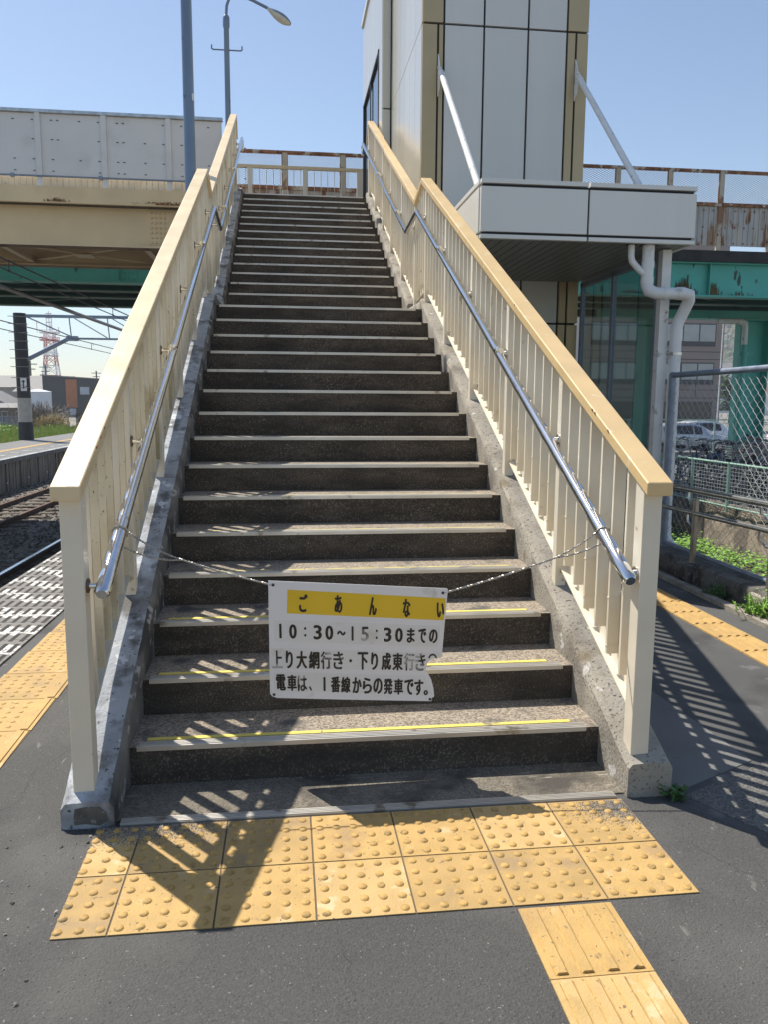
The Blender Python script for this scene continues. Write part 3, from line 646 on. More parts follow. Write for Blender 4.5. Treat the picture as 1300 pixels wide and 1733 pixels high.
# drain pipe
dp = thing('drain_pipe', (4.24, 5.1, 0), 'fat white drain pipe bending out from the canopy soffit down beside the post', 'drain pipe')
g = MB(); yp = 5.08
g.tube([(3.865, yp, 2.962), (3.865, yp, 2.59), (3.885, yp-.015, 2.535), (3.94, yp-.05, 2.51), (4.0, yp-.06, 2.508), (4.2, yp-.06, 2.512), (4.255, yp-.05, 2.50), (4.275, yp-.02, 2.455), (4.265, yp+.02, 2.39), (4.225, yp+.06, 2.27), (4.21, yp+.065, 2.2), (4.212, yp+.065, .3), (4.215, yp+.05, .2), (4.235, yp+.0, .13), (4.26, yp-.06, .11)], .054, 16); g.build('pipe', pvc, dp, smooth=True)
for a, b in (((3.865, yp, 2.80), (3.865, yp, 2.74)), ((3.865, yp, 2.66), (3.865, yp, 2.60)), ((4.0, yp-.06, 2.508), (4.03, yp-.06, 2.508)), ((4.13, yp-.06, 2.51), (4.2, yp-.06, 2.511)), ((4.212, yp+.065, 2.2), (4.212, yp+.065, 2.09)), ((4.212, yp+.065, .33), (4.212, yp+.065, .24))): g = MB(); g.cyl(a, b, .0585, 16); g.build('collar', pvc, dp, smooth=True)
g = MB(); g.tube([(3.70, yp, 2.962), (3.70, yp, 2.84), (3.71, yp, 2.80), (3.74, yp, 2.765), (3.80, yp, 2.71), (3.83, yp, 2.69), (3.865, yp, 2.685)], .03, 12); g.k = 1
g.cyl((3.865, yp, 2.946), (3.865, yp, 2.94), .085, 16); g.cyl((3.70, yp, 2.946), (3.70, yp, 2.94), .055, 16); g.build('branch_pipe', [pvc, darkmet], dp, smooth=True)
g = MB(); g.box((4.15, yp+.1, 1.96), (4.27, yp+.13, 1.98)); g.cyl((4.212, yp+.065, 1.955), (4.212, yp+.065, 1.985), .0605, 16); g.build('clamp', steel_dull, dp)

# ------------------------------------------------------------------ footbridge (cream girders)
fb = thing('footbridge', (-4, 12.3, 0), 'cream steel footbridge with riveted girders crossing the tracks at the stair top', 'footbridge')
FX0, FX1 = -11.5, -.32
g = MB(); g.box((FX0, 11.22, 4.49), (4.3, 13.62, 4.685)); g.build('deck', concrete_dark, fb)
g = MB(); g.box((FX0, 11.16, 4.48), (-.33, 11.215, 4.725)); g.box((FX0, 13.63, 4.48), (4.2, 13.68, 4.72)); g.build('deck_fascia', girder, fb, bevel=.004)
for yy in (11.42, 13.42):
    g = MB(); g.box((FX0, yy-.012, 3.90), (FX1 if yy < 12 else 4.0, yy+.012, 4.488)); g.box((FX0, yy-.12, 3.872), (FX1 if yy < 12 else 4.0, yy+.12, 3.898))
    if yy < 12:
        for k in range(14): g.box((FX0+.2+1.6*k*.5+.4, yy-.1, 3.9), (FX0+.2+1.6*k*.5+.41, yy-.013, 4.485)) if k % 5 == 2 and k < 9 else None
    gd = g.build('girder', girder, fb)
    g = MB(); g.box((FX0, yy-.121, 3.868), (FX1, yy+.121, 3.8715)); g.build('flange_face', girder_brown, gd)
    if yy < 12:
        g = MB(); g.box((-1.62, yy-.03, 3.93), (-.75, yy-.0125, 4.46)); g.box((-1.8, yy-.11, 3.8985), (-.7, yy-.02, 3.91))
        for i in range(12):
            for j in range(7):
                if 3 < i < 8: continue
                g.ball((-1.56+.068*i, yy-.032, 3.97+.076*j), .022, 7, 4)
        for i in range(14): g.ball((-1.76+.075*i, yy-.08, 3.915), .016, 7, 4)
        for i in range(14): g.ball((-1.76+.075*i, 11.158, 4.52), .014, 7, 4)
        g.build('splice_plate', girder, gd)
g = MB()
for k in range(5):
    x = FX0+.8+2.25*k
    for p, q in (((x, 11.5), (x+2.2, 13.35)), ((x+2.2, 11.5), (x, 13.35))): g.bar((p[0], p[1], 3.93), (q[0], q[1], 3.935 if p[0] < q[0] else 3.955), .07, .012)
    g.bar((x, 11.45, 3.96), (x, 13.4, 3.96), .1, .1); g.box((x+.95, 12.25, 3.9), (x+1.25, 12.6, 3.912))
g.build('lateral_bracing', girder, fb)
g = MB()
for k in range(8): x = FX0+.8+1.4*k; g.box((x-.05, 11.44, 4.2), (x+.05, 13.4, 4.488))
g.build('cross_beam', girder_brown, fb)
def streaks(mb, cx, z, w_, h, y, n, seed, down=True):
    rnd = random.Random(seed)
    for q in range(n):
        x = cx+rnd.gauss(0, w_*.4); hh = h*rnd.uniform(.15, 1)*math.exp(-((x-cx)/w_)**2); b = w_*rnd.uniform(.02, .06); m = 5; k = .00015*q
        pts = [(x-b*rnd.uniform(.4, 1), z), (x+b*rnd.uniform(.4, 1), z), (x+b*rnd.uniform(.5, 1.1), z+hh*.5), (x+b*rnd.uniform(-.3, .4), z+hh), (x-b*rnd.uniform(.4, 1), z+hh*.55)]
        mb.prism([(a, c) for a, c in pts], 1, y-k, y+.004)
g = MB(); streaks(g, -2.95, 4.50, .22, .07, 11.157, 40, 1); streaks(g, -1.2, 4.50, .4, .06, 11.157, 60, 2); streaks(g, -3.9, 4.50, .15, .04, 11.157, 16, 3); streaks(g, -1.4, 4.52, .5, .03, 11.157, 40, 9)
g.build('rust_patch', rustm, fb)
# ribbed kerb board behind, then parapet
g = MB()
for k in range(125): x = FX0+.09*k; g.box((x+.004, 11.30, 4.686), (x+.083, 11.335, 4.90)) if x < -.45 else None
g.build('kerb_boards', cream_dirty, fb)
pr_ = MB(); pr_.box((FX0, 11.235, 4.885), (-.42, 11.247, 5.79)); pr_ = pr_.build('parapet', parapet, fb)
g = MB(); rnd = random.Random(4)
for k in range(12):
    xp = -.265-.97*k
    for dx in (-.38, -.06, .22, .5):
        for z in (4.96, 5.13, 5.42, 5.70):
            if rnd.random() < .85: x = xp+dx-.3; g.box((x-.018, 11.225, z-.004), (x+.014, 11.236, z+.006))
g.build('bolt', darkmet, pr_)
for k in range(1, 12):
    x = -.265-.97*k; g = MB(); g.box((x-.04, 11.20, 4.726), (x+.04, 11.234, 5.80)); g.build('parapet_post', parapet, fb, bevel=.003)
g = MB(); g.box((FX0, 11.19, 5.80), (-.40, 11.27, 5.845)); g.build('parapet_rail', steel_dull, fb)
g = MB(); g.tube([(FX0, 11.19, 4.875), (-.4, 11.19, 4.875)], .014, 8)
for k in range(7): g.box((-1.0-1.3*k, 11.17, 4.85), (-.95-1.3*k, 11.235, 4.90))
g.build('conduit', galv, fb)
# far-side deck railing that closes the top of the stairs
dr = thing('deck_railing', (.9, 13.35, 4.69), 'cream railing with thin balusters across the top of the stairs', 'railing')
g = MB(); g.box((-4, 13.32, 5.70), (2.6, 13.38, 5.755)); g.box((-4, 13.33, 4.76), (2.6, 13.37, 4.80)); g.build('top_rail', captan_pale, dr)
for x in (-2.1, -1.1, -.08, .93, 1.96):
    g = MB(); wd = .04 if x != 1.96 else .07; g.box((x-wd, 13.31, 4.69), (x+wd, 13.39, 5.698)); g.build('post', cream, dr)
g = MB()
for k in range(38):
    x = -2.9+.125*k; g.cyl((x, 13.35, 4.80), (x, 13.35, 5.70), .006, 6)
g.build('baluster_bars', cream_dirty, dr)
# support columns, out of the picture behind the stairs
g = MB()
for x, y in ((-9.5, 11.42), (-9.5, 13.42), (.9, 12.9)): g.cyl((x, y, -1.3), (x, y, 3.87 if x < 0 else 4.49), .2, 16)
g.build('support_column', girder, fb, smooth=True)

# ------------------------------------------------------------------ road bridge (green), with mesh fence
rb = thing('road_bridge', (4, 18, 0), 'teal painted steel road bridge with rust stains and dark stained slab', 'bridge')
BX0, BX1 = -16, 22
g = MB(); g.box((BX0, 14.35, 4.46), (BX1, 19.3, 4.69)); g.build('slab', slabblack, rb)
for i, yy in enumerate((14.56, 15.8, 17.0, 18.9)):
    g = MB(); g.box((BX0, yy-.012, 3.78), (BX1, yy+.012, 4.455)); g.box((BX0, yy-.17, 3.74), (BX1, yy+.17, 3.775)); g.box((BX0, yy-.14, 4.43), (BX1, yy+.14, 4.458))
    for k in range(9):
        x = BX0+1+4.1*k; g.box((x-.01, yy-.13, 3.776), (x+.01, yy-.0125, 4.428))
    if i == 0:
        x = -2.55; g.box((x-.19, yy-.035, 3.8), (x+.19, yy-.0125, 4.42))
        for a in range(4):
            for b in range(6): g.ball((x-.135+.09*a, yy-.037, 3.86+.1*b), .022, 7, 4)
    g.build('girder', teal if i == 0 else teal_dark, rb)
rustg = M('rust_stain_olive', (.1, .085, .035), .9, var=.5, vs=25, spots=[((.16, .07, .03), 20, .56, .06), ((.24, .2, .09), 40, .62, .04)])
g = MB()
for cx_, w_, h_, n_, sd_ in ((8.35, .22, .26, 50, 11), (9.05, .34, .36, 90, 12), (9.75, .2, .3, 60, 13), (7.9, .3, .1, 30, 14), (10.4, .3, .14, 24, 15)):
    streaks(g, cx_, 3.80, w_, h_, 14.5455, n_, sd_)
g.build('rust_streak', rustg, rb)
g = MB()
for k in range(13):
    x = BX0+1.2+3*k; g.box((x-.06, 14.58, 3.95), (x+.06, 18.88, 4.3))
    g.bar((x, 14.7, 3.82), (x+2.8, 16.9, 3.82), .09, .02); g.bar((x+2.8, 17.1, 3.82), (x, 18.8, 3.82), .09, .02)
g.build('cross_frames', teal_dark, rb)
for x, y in ((12.22, 17.0), (9.5, 17.0)):
    g = MB(); w_ = .31 if x > 10 else .2; g.box((x-w_, y-.012, -1.3), (x+w_, y+.012, 3.5)); g.box((x-w_, y-.28, -1.3), (x-w_+.025, y+.28, 3.5)); g.box((x+w_-.025, y-.28, -1.3), (x+w_, y+.28, 3.5))
    g.box((x-w_-.1, y-.36, 3.5), (x+w_+.1, y+.36, 3.53)); g.box((x-w_-.1, y-.36, -1.31), (x+w_+.1, y+.36, -1.02)); g.build('column', teal, rb)
for y in (17.0,): g = MB(); g.box((8.2, y-.2, 3.54), (14.5, y+.2, 3.738)); g.build('bent_cap', teal, rb)
g = MB(); g.tube([(11.0, 16.5, 3.45), (11.62, 16.5, 3.45), (11.70, 16.5, 3.40), (11.72, 16.5, 3.3), (11.72, 16.5, 2.9)], .07, 10); g.k = 1; g.tube([(11.72, 16.5, 2.9), (11.72, 16.5, -1.3)], .075, 10); g.cyl((11.72, 16.5, 2.72), (11.72, 16.5, 2.62), .1, 10); g.box((11.6, 16.48, 2.63), (12.0, 16.52, 2.7))
tag(g.build('downpipe', [pvc, teal], smooth=True), 'slim teal downpipe with grey top beside the teal bridge column', 'downpipe')
meshpale = M('expanded_mesh', (.5, .48, .45), .6, var=.15, vs=8)
postcream = M('fence_post_cream', (.55, .47, .36), .6, var=.15, vs=4, spots=[((.3, .15, .07), 4, .54, .05, (1, 1, .5)), ((.14, .06, .03), 9, .62, .05)])
bf = thing('bridge_fence', (4, 14.42, 4.7), 'rusty mesh fence on solid lower panels along the road bridge edge', 'fence')
FX = [.561+1.144*k for k in range(-8, 14)]
for x in FX: g = MB(); g.box((x-.045, 14.39, 4.70), (x+.045, 14.45, 6.29)); g.box((x+.045, 14.40, 4.70), (x+.055, 14.44, 6.29)); g.build('post', postcream, bf)
g = MB(); g.box((FX[0], 14.395, 6.285), (FX[-1], 14.445, 6.33)); g.box((FX[0], 14.385, 5.60), (FX[-1], 14.455, 5.655)); g.build('rail', rustedge, bf)
for a, b in zip(FX, FX[1:]):
    g = MB(); g.box((a+.06, 14.43, 4.80), (b-.05, 14.438, 5.60))
    for k in range(9): x = lerp(a+.1, b-.1, k/8); g.box((x-.018, 14.418, 4.80), (x+.018, 14.431, 5.60))
    g.k = 1
    for k in range(5):
        for z in (4.84, 5.16, 5.5): x = lerp(a+.14, b-.14, k/4); g.box((x-.02, 14.412, z), (x+.015, 14.419, z+.03))
    g.build('panel', [rustpanel, rustedge], bf)
    g = MB()
    for fa, fbb in (((a+.05, 5.66), (a+.05, 6.285)), ((b-.05, 5.66), (b-.05, 6.285))): g.box((fa[0]-.012, 14.405, fa[1]), (fa[0]+.012, 14.43, fbb[1]))
    g.box((a+.05, 14.405, 5.656), (b-.05, 14.43, 5.675)); g.box((a+.05, 14.405, 6.262), (b-.05, 14.43, 6.284)); g.build('mesh_frame', rustedge, bf)
    g = MB(); z0, z1 = 5.67, 6.27; h = z1-z0; x0, x1 = a+.055, b-.055; pit_ = .085; n = int((x1-x0+h*2)/pit_)
    for k in range(n):
        for sgn in (1, -1):
            xs = x0-h*2+pit_*k; pa = [xs, z0]; pb = [xs+h*2, z1]
            if pa[0] < x0: pa = [x0, z0+(x0-pa[0])/2]
            if pb[0] > x1: pb = [x1, z1-(pb[0]-x1)/2]
            if pb[0]-pa[0] < .02: continue
            if sgn < 0: pa[1], pb[1] = z0+z1-pa[1], z0+z1-pb[1]
            g.bar((pa[0], 14.417, pa[1]), (pb[0], 14.417, pb[1]), .005, .006)
    g.build('mesh', meshpale, bf)

# ------------------------------------------------------------------ lamp posts
lp = thing('lamp_post', (-.46, 7.0, 0), 'thick blue grey steel pole rising just outside the left railing', 'pole')
g = MB(); g.tube([(-.46, 7, 0), (-.46, 7, 4.6), (-.46, 7, 7.2)], [.066, .058, .054], 18); g.build('shaft', lampblue, lp, smooth=True)
g = MB(); g.cyl((-.46, 7, 0), (-.46, 7, .02), .13, 16); g.build('base_plate', lampblue, lp)
g = MB(); g.box((-.42, 6.945, 4.63), (-.395, 6.955, 4.70)); g.build('sticker', whitepaint, lp)
lq = thing('street_lamp', (-.31, 11.18, 4.7), 'slim blue grey street lamp with curved arm on the footbridge', 'street lamp')
g = MB(); g.tube([(-.312, 11.15, 4.5), (-.312, 11.15, 7.12), (-.312, 11.15, 7.15), (-.312, 11.15, 7.28), (-.312, 11.15, 7.31)], [.045, .041, .052, .052, .034], 14); g.build('shaft', lampblue, lq, smooth=True)
g = MB(); g.tube([(-.312, 11.15, 7.3), (-.30, 11.15, 7.45), (-.26, 11.15, 7.56), (-.19, 11.15, 7.61), (-.08, 11.15, 7.61), (.1, 11.15, 7.545), (.32, 11.15, 7.45)], .022, 10); g.build('arm', lampblue, lq, smooth=True)
g = MB(); g.tube([(-.54, 11.15, 6.88), (-.54, 11.15, 6.83), (-.52, 11.15, 6.815), (-.1, 11.15, 6.815), (-.08, 11.15, 6.83), (-.08, 11.15, 6.88)], .011, 8); g.build('hook_bar', lampblue, lq, smooth=True)
hd = MB()
def lamp_half(mb, sgn, fat):
    c = Vector((.485, 11.15, 7.35)); ax = Vector((.30, 0, -.175)).normalized(); sd = Vector((0, 1, 0)); u = ax.cross(sd)*-1; u = u if u.z > 0 else -u
    n, m = 12, 10; vs = []; fs = []
    for i in range(n+1):
        t = i/n; r = math.sin(math.pi*(.04+.92*t))**.7*(.6+.55*t)*.098
        for j in range(m+1):
            th = math.pi*j/m; vs.append(c+ax*(t-.5)*.42+sd*math.cos(th)*r+u*(sgn*math.sin(th)*r*fat))
    for i in range(n):
        for j in range(m): fs.append((i*(m+1)+j, i*(m+1)+j+1, (i+1)*(m+1)+j+1, (i+1)*(m+1)+j))
    mb.add(vs, fs)
lamp_half(hd, 1, .7); hd = hd.build('lamp_head', lampblue, lq, smooth=True)
g = MB(); lamp_half(g, -1, .85); lens = M('lamp_lens', (.55, .53, .46), .15, var=.15, vs=20, coat=.5); g.build('lens', lens, hd, smooth=True)

# ------------------------------------------------------------------ right side: kerb, low wall, ramp handrail, chain-link fence
g = MB(); g.prism([(3.751, -6), (3.82, -6), (3.82, 7.4), (3.751, 7.4)], 2, -1.2, .035); g.build('kerb', concrete, kind='structure')
g = MB(); g.box((3.82, -6, -1.31), (3.96, 7.4, -.01)); g.box((4.24, -6, -1.31), (8.02, 16, -1.0)); g.box((3.76, 11.3, -1.31), (4.23, 30, -.9)); g.build('soil_bank', soil, kind='structure')
g = MB(); g.box((8.03, -20, -1.315), (60, 62, -1.03)); g.build('parking_lot', asphalt_old, kind='structure')
g = MB(); g.box((8.1, 3, -1.029), (11.6, 15.4, -.3)); g.build('bicycle_park', asphalt_old, kind='structure')
g = MB(); g.box((3.83, 5.195, -1.31), (4.45, 11.29, -.002)); g.build('lift_floor', concrete, kind='structure')
g = curb_mesh(3.955, 4.235, 50, -5, 5.19, lambda y: .15, lambda y: -1.3); tag(g.build('low_wall', concrete_dark, smooth=True), 'low dark concrete wall carrying the chain-link fence on the right', 'wall')
hr = thing('ramp_handrail', (4.0, 4, 0), 'double dull steel pipe handrail on short posts at the right', 'handrail')
g = MB(); g.tube([(4.0, 6.6, .75), (4.0, 4.67, .763), (4.0, 3.2, .79), (4.0, .5, .80)], .024, 12); g.tube([(4.0, 6.6, .555), (4.0, 4.67, .565), (4.0, 3.2, .6), (4.0, .5, .61)], .021, 12); g.build('rail', steel_dull, hr, smooth=True)
for y, x in ((4.2, 4.0), (3.14, 4.03), (2.08, 4.03), (1.02, 4.03), (5.26, 4.0)):
    g = MB(); g.cyl((x, y, .1), (x, y, .70), .026, 12); p_ = g.build('post', M('post_brown', (.36, .32, .27), .35, .8, var=.3, vs=8) if y == 4.2 else bpy.data.materials['post_brown'] if 'post_brown' in bpy.data.materials else steel_dull, hr, smooth=True)
    g = MB()
    for z, rr in ((.665, .755), (.47, .575)): g.tube([(x, y+.0, z), (x-.0, y+.08, z), (x, y+.115, z+.02), (4.0, y+.125, z+.05), (4.0, y+.125, rr)], .009, 8)
    g.build('bracket', steel_dull, hr, smooth=True)
    g = MB(); g.box((x-.1, y-.1, -.05), (x+.075, y+.1, .145 if x == 4.0 else .13)); g.build('footing', concrete_dark if y > 4 else concrete, hr, bevel=.012)
cf = thing('chain_link_fence', (4.12, 4, .15), 'grey chain-link fence in a pipe frame on the low wall', 'fence')
for y in (4.98, 3.0, 1.0):
    g = MB(); g.cyl((4.12, y, .12), (4.12, y, 1.765), .033, 14); g.build('post', galv, cf, smooth=True)
g = MB(); g.tube([(4.12, 4.98, 1.765), (4.12, 1.0, 1.80)], .026, 12); g.ball((4.12, 4.98, 1.765), .032, 10, 6); g.build('top_rail', galv, cf, smooth=True)
g = MB(); g.cyl((4.12, 4.98, .19), (4.12, 1.0, .19), .02, 12); g.build('bottom_rail', galv, cf, smooth=True)
g = MB(); pit_ = .05; n = int((4.95-2.2)/pit_)
for k in range(n):
    y0 = 4.95-pit_*k; pts = []; m = int((1.755-.2)/.045)
    for i in range(m+1): pts.append((4.12+(.003 if (i+k) % 2 else -.003), y0-(pit_*1.02 if (i+k) % 2 else -.001), .2+i*.045))
    g.tube(pts, .0016, 4)
g.build('mesh', wirem, cf)

# leaf scatter
def leaves(mb, c, n, spread, size, flat=.5, rnd=random):
    for _ in range(n):
        p = Vector((rnd.gauss(0, spread[0]), rnd.gauss(0, spread[1]), abs(rnd.gauss(0, spread[2]))))+Vector(c)
        a = rnd.uniform(0, 6.28); s = size*rnd.uniform(.6, 1.3); t = rnd.uniform(-.5, .9)
        d = Vector((math.cos(a), math.sin(a), t*flat)); e = Vector((-math.sin(a), math.cos(a), rnd.uniform(-.4, .4)))
        mb.add([p-d*s*.5, p+e*s*.32, p+d*s*.5+Vector((0, 0, -s*.1)), p-e*s*.32], [(0, 1, 2, 3)])
rnd = random.Random(3)
g = MB()
for _ in range(3600):
    y = rnd.uniform(3.0, 13.0); x = rnd.uniform(5.2, 7.75); hgt = .12+.10*math.sin(x*5+y*3)*math.sin(y*2.1)
    leaves(g, (x, y, -1.0+max(0, hgt)*rnd.uniform(.3, 1.2)), 4, (.07, .07, .06), .075, .5, rnd)
g.k = 0; g.build('ivy_cover', leafA, kind='stuff')
bpy.data.objects['ivy_cover']['label'] = 'bright green ground cover between the fence and the stone wall'
def weed(c, n, h, label, seed, mat=leafA, grass=False):
    rnd = random.Random(seed); mb = MB()
    for _ in range(n):
        a = rnd.uniform(0, 6.28); L_ = h*rnd.uniform(.5, 1.1); lean = rnd.uniform(.2, 1.0); p = Vector(c)+Vector((rnd.gauss(0, h*.3), rnd.gauss(0, h*.3), 0))
        tip = p+Vector((math.cos(a)*lean*L_, math.sin(a)*lean*L_, L_*(1.1-lean*.6))); mid = p.lerp(tip, .5)+Vector((0, 0, L_*.15)); wv = Vector((-math.sin(a), math.cos(a), 0))*(.006 if not grass else .005)
        mb.add([p-wv, p+wv, mid+wv, mid-wv, tip], [(0, 1, 2, 3), (3, 2, 4)])
        if not grass:
            for q in range(5): leaves(mb, p.lerp(tip, rnd.uniform(.3, 1)), 1, (.006, .006, .006), .024, .6, rnd)
    return tag(mb.build('weed', mat), label, 'weed')
weed((2.0, .595, 0), 16, .06, 'small weed sprouting at the foot of the right stair curb', 1, leafB)
weed((3.9, 3.0, 0), 90, .2, 'leafy weed clump beside the pale handrail footing', 2, leafA)
weed((3.86, 3.55, 0), 50, .13, 'low dark weed patch along the kerb before the low wall', 3, leafB)
weed((3.92, 2.55, 0), 150, .22, 'tall grassy weed tuft at the right frame edge by the kerb', 4, grassm, True)
weed((.35, .935, .005), 7, .05, 'tiny dry sprout growing under the first riser', 5, straw, True)
# stone wall behind the ivy
rnd = random.Random(5); g = MB(); n = 46; vs = []; ring = 7
for i in range(n+1):
    t = i/n; x = lerp(7.95, 8.3, t); y = lerp(11.9, 5.5, t); k = rnd.uniform(-.04, .04); tp_ = -.25+.05*math.sin(t*9)+rnd.uniform(-.03, .03)
    vs += [(x-.28+k*.4, y, -1.1), (x-.2+k*.4+rnd.uniform(-.015, .015), y, -.75), (x-.12+k*.4+rnd.uniform(-.015, .015), y, -.48), (x-.07+rnd.uniform(-.02, .02), y, tp_-.03), (x+.02, y, tp_), (x+.2, y, tp_-.04), (x+.25, y, -1.1)]
fs = [(i*ring+j, i*ring+(j+1) % ring, (i+1)*ring+(j+1) % ring, (i+1)*ring+j) for i in range(n) for j in range(ring)]+[tuple(range(ring)), tuple(range((n+1)*ring-1, n*ring-1, -1))]
g.add(vs, fs); tag(g.build('stone_wall', stonew, smooth=True), 'rough brown stone retaining wall behind the green ground cover', 'wall')
g = MB(); g.bar((7.62, 11.6, -1.0), (7.45, 11.75, -.2), .2, .03, (0, 1, 0)); g.bar((7.72, 11.15, -1.0), (7.6, 11.35, -.25), .12, .03, (0, 1, 0)); tag(g.build('timber_board', woodsl), 'weathered dark boards leaning at the left end of the stone wall', 'board')

# ------------------------------------------------------------------ bicycle park, cars
gf = thing('mesh_fence', (7.9, 10, -.3), 'low pale green welded mesh fence in front of the bicycles', 'fence')
P0, P1 = Vector((7.72, 12.4, 0)), Vector((8.16, 6.0, 0)); L_ = (P1-P0).length; D = (P1-P0).normalized()
gcol = M('fence_green', (.3, .47, .4), .5, var=.15, vs=5)
g = MB(); g.tube([P0+Vector((0, 0, .5)), P1+Vector((0, 0, .5))], .02, 8); g.tube([P0+Vector((0, 0, -.22)), P1+Vector((0, 0, -.22))], .014, 8); g.build('rail', gcol, gf)
for k in range(7):
    p = P0+D*(L_*k/6); g = MB(); g.cyl((p.x, p.y, -.32), (p.x, p.y, .52), .026, 8); g.build('post', gcol, gf)
g = MB()
for k in range(int(L_/.08)): p = P0+D*(.08*k); g.bar((p.x, p.y, -.22), (p.x, p.y, .5), .004, .004, (0, 1, 0))
for k in range(12): z = -.17+.06*k; g.bar(P0+Vector((0, 0, z)), P1+Vector((0, 0, z)), .005, .005)
g.build('mesh', wirem, gf)
def bicycle(name, fcol, label, basket):
    steel_dull = bpy.data.materials['bike_metal'] if 'bike_metal' in bpy.data.materials else M('bike_metal', (.2, .2, .2), .35, .7, var=.3, vs=9)
    b = thing(name, (0, 0, 0), label, 'bicycle', 'bicycles in the bicycle park')
    fm = M('bike_'+fcol[0], tuple(c*.7 for c in fcol[1]), .35, .2, var=.1)
    for x in (-.53, .53):
        g = MB(); g.tube([(x+.32*math.cos(t*math.pi/14), 0, .33+.32*math.sin(t*math.pi/14)) for t in range(28)], .018, 6, closed=True); wl = g.build('wheel', poledark, b)
        g = MB(); g.tube([(x+.295*math.cos(t*math.pi/12), 0, .33+.295*math.sin(t*math.pi/12)) for t in range(24)], .01, 5, closed=True)
        for t in range(10): g.tube([(x, .012*(-1)**t, .33), (x+.29*math.cos(t*.628), 0, .33+.29*math.sin(t*.628))], .003, 4)
        g.cyl((x, -.05, .33), (x, .05, .33), .02, 8); g.build('rim', steel_dull, wl)
    g = MB()
    for p, q in (((-.53, 0, .33), (-.1, 0, .30)), ((-.53, 0, .33), (-.2, 0, .72)), ((-.1, 0, .30), (-.22, 0, .86)), ((-.1, 0, .30), (.36, 0, .70)), ((-.16, 0, .55), (.34, 0, .80)), ((.53, 0, .33), (.33, 0, .98))): g.tube([p, q], .017, 8)
    g.build('frame', fm, b)
    g = MB(); g.tube([(.2, -.27, 1.0), (.32, -.12, 1.05), (.33, 0, 1.02), (.32, .12, 1.05), (.2, .27, 1.0)], .013, 8); g.build('handlebar', steel_dull, b)
    g = MB(); g.ball((-.24, 0, .89), .11, 8, 5, (1.1, .75, .4)); g.build('saddle', poledark, b)
    g = MB(); g.tube([(-.53+.36*math.cos(t), 0, .33+.36*math.sin(t)) for t in (.2, .7, 1.2, 1.7, 2.2, 2.7)], .02, 6); g.build('mudguard', steel_dull, b)
    if basket:
        g = MB()
        for k in range(6):
            z = .80+.045*k; w_ = .13+.012*k
            g.tube([(.5-w_, -w_, z), (.5+w_, -w_, z), (.5+w_, w_, z), (.5-w_, w_, z)], .004, 4, closed=True)
        for sx in (-1, 0, 1):
            for sy in (-1, 0, 1):
                if sx or sy: g.tube([(.5+.13*sx, .13*sy, .8), (.5+.19*sx, .19*sy, 1.03)], .004, 4)
        g.build('basket', wireg, b)
    return b
bl = [bicycle('bicycle', ('black', (.03, .03, .035)), 'bicycle standing in the tightly packed rows behind the pale green mesh fence', True),
      bicycle('bicycle', ('silver', (.5, .52, .54)), 'bicycle standing in the tightly packed rows behind the pale green mesh fence', True),
      bicycle('bicycle', ('blue', (.05, .16, .38)), 'bicycle standing in the tightly packed rows behind the pale green mesh fence', False)]
rnd = random.Random(11); spots = []
for k in range(17): spots.append((9.05+rnd.uniform(-.15, .15), 7.6+.42*k, rnd.choice((0, math.pi))+rnd.uniform(-.15, .15)))
for k in range(13): spots.append((10.75+rnd.uniform(-.15, .15), 9.0+.46*k, rnd.choice((0, math.pi))+rnd.uniform(-.2, .2)))
for i, (x, y, a) in enumerate(spots):
    if i < 3: bl[i].location = (x, y, -.3); bl[i].rotation_euler = (0, 0, a)
    else: copy_tree(bl[rnd.randrange(3)], (x, y, -.3), a)

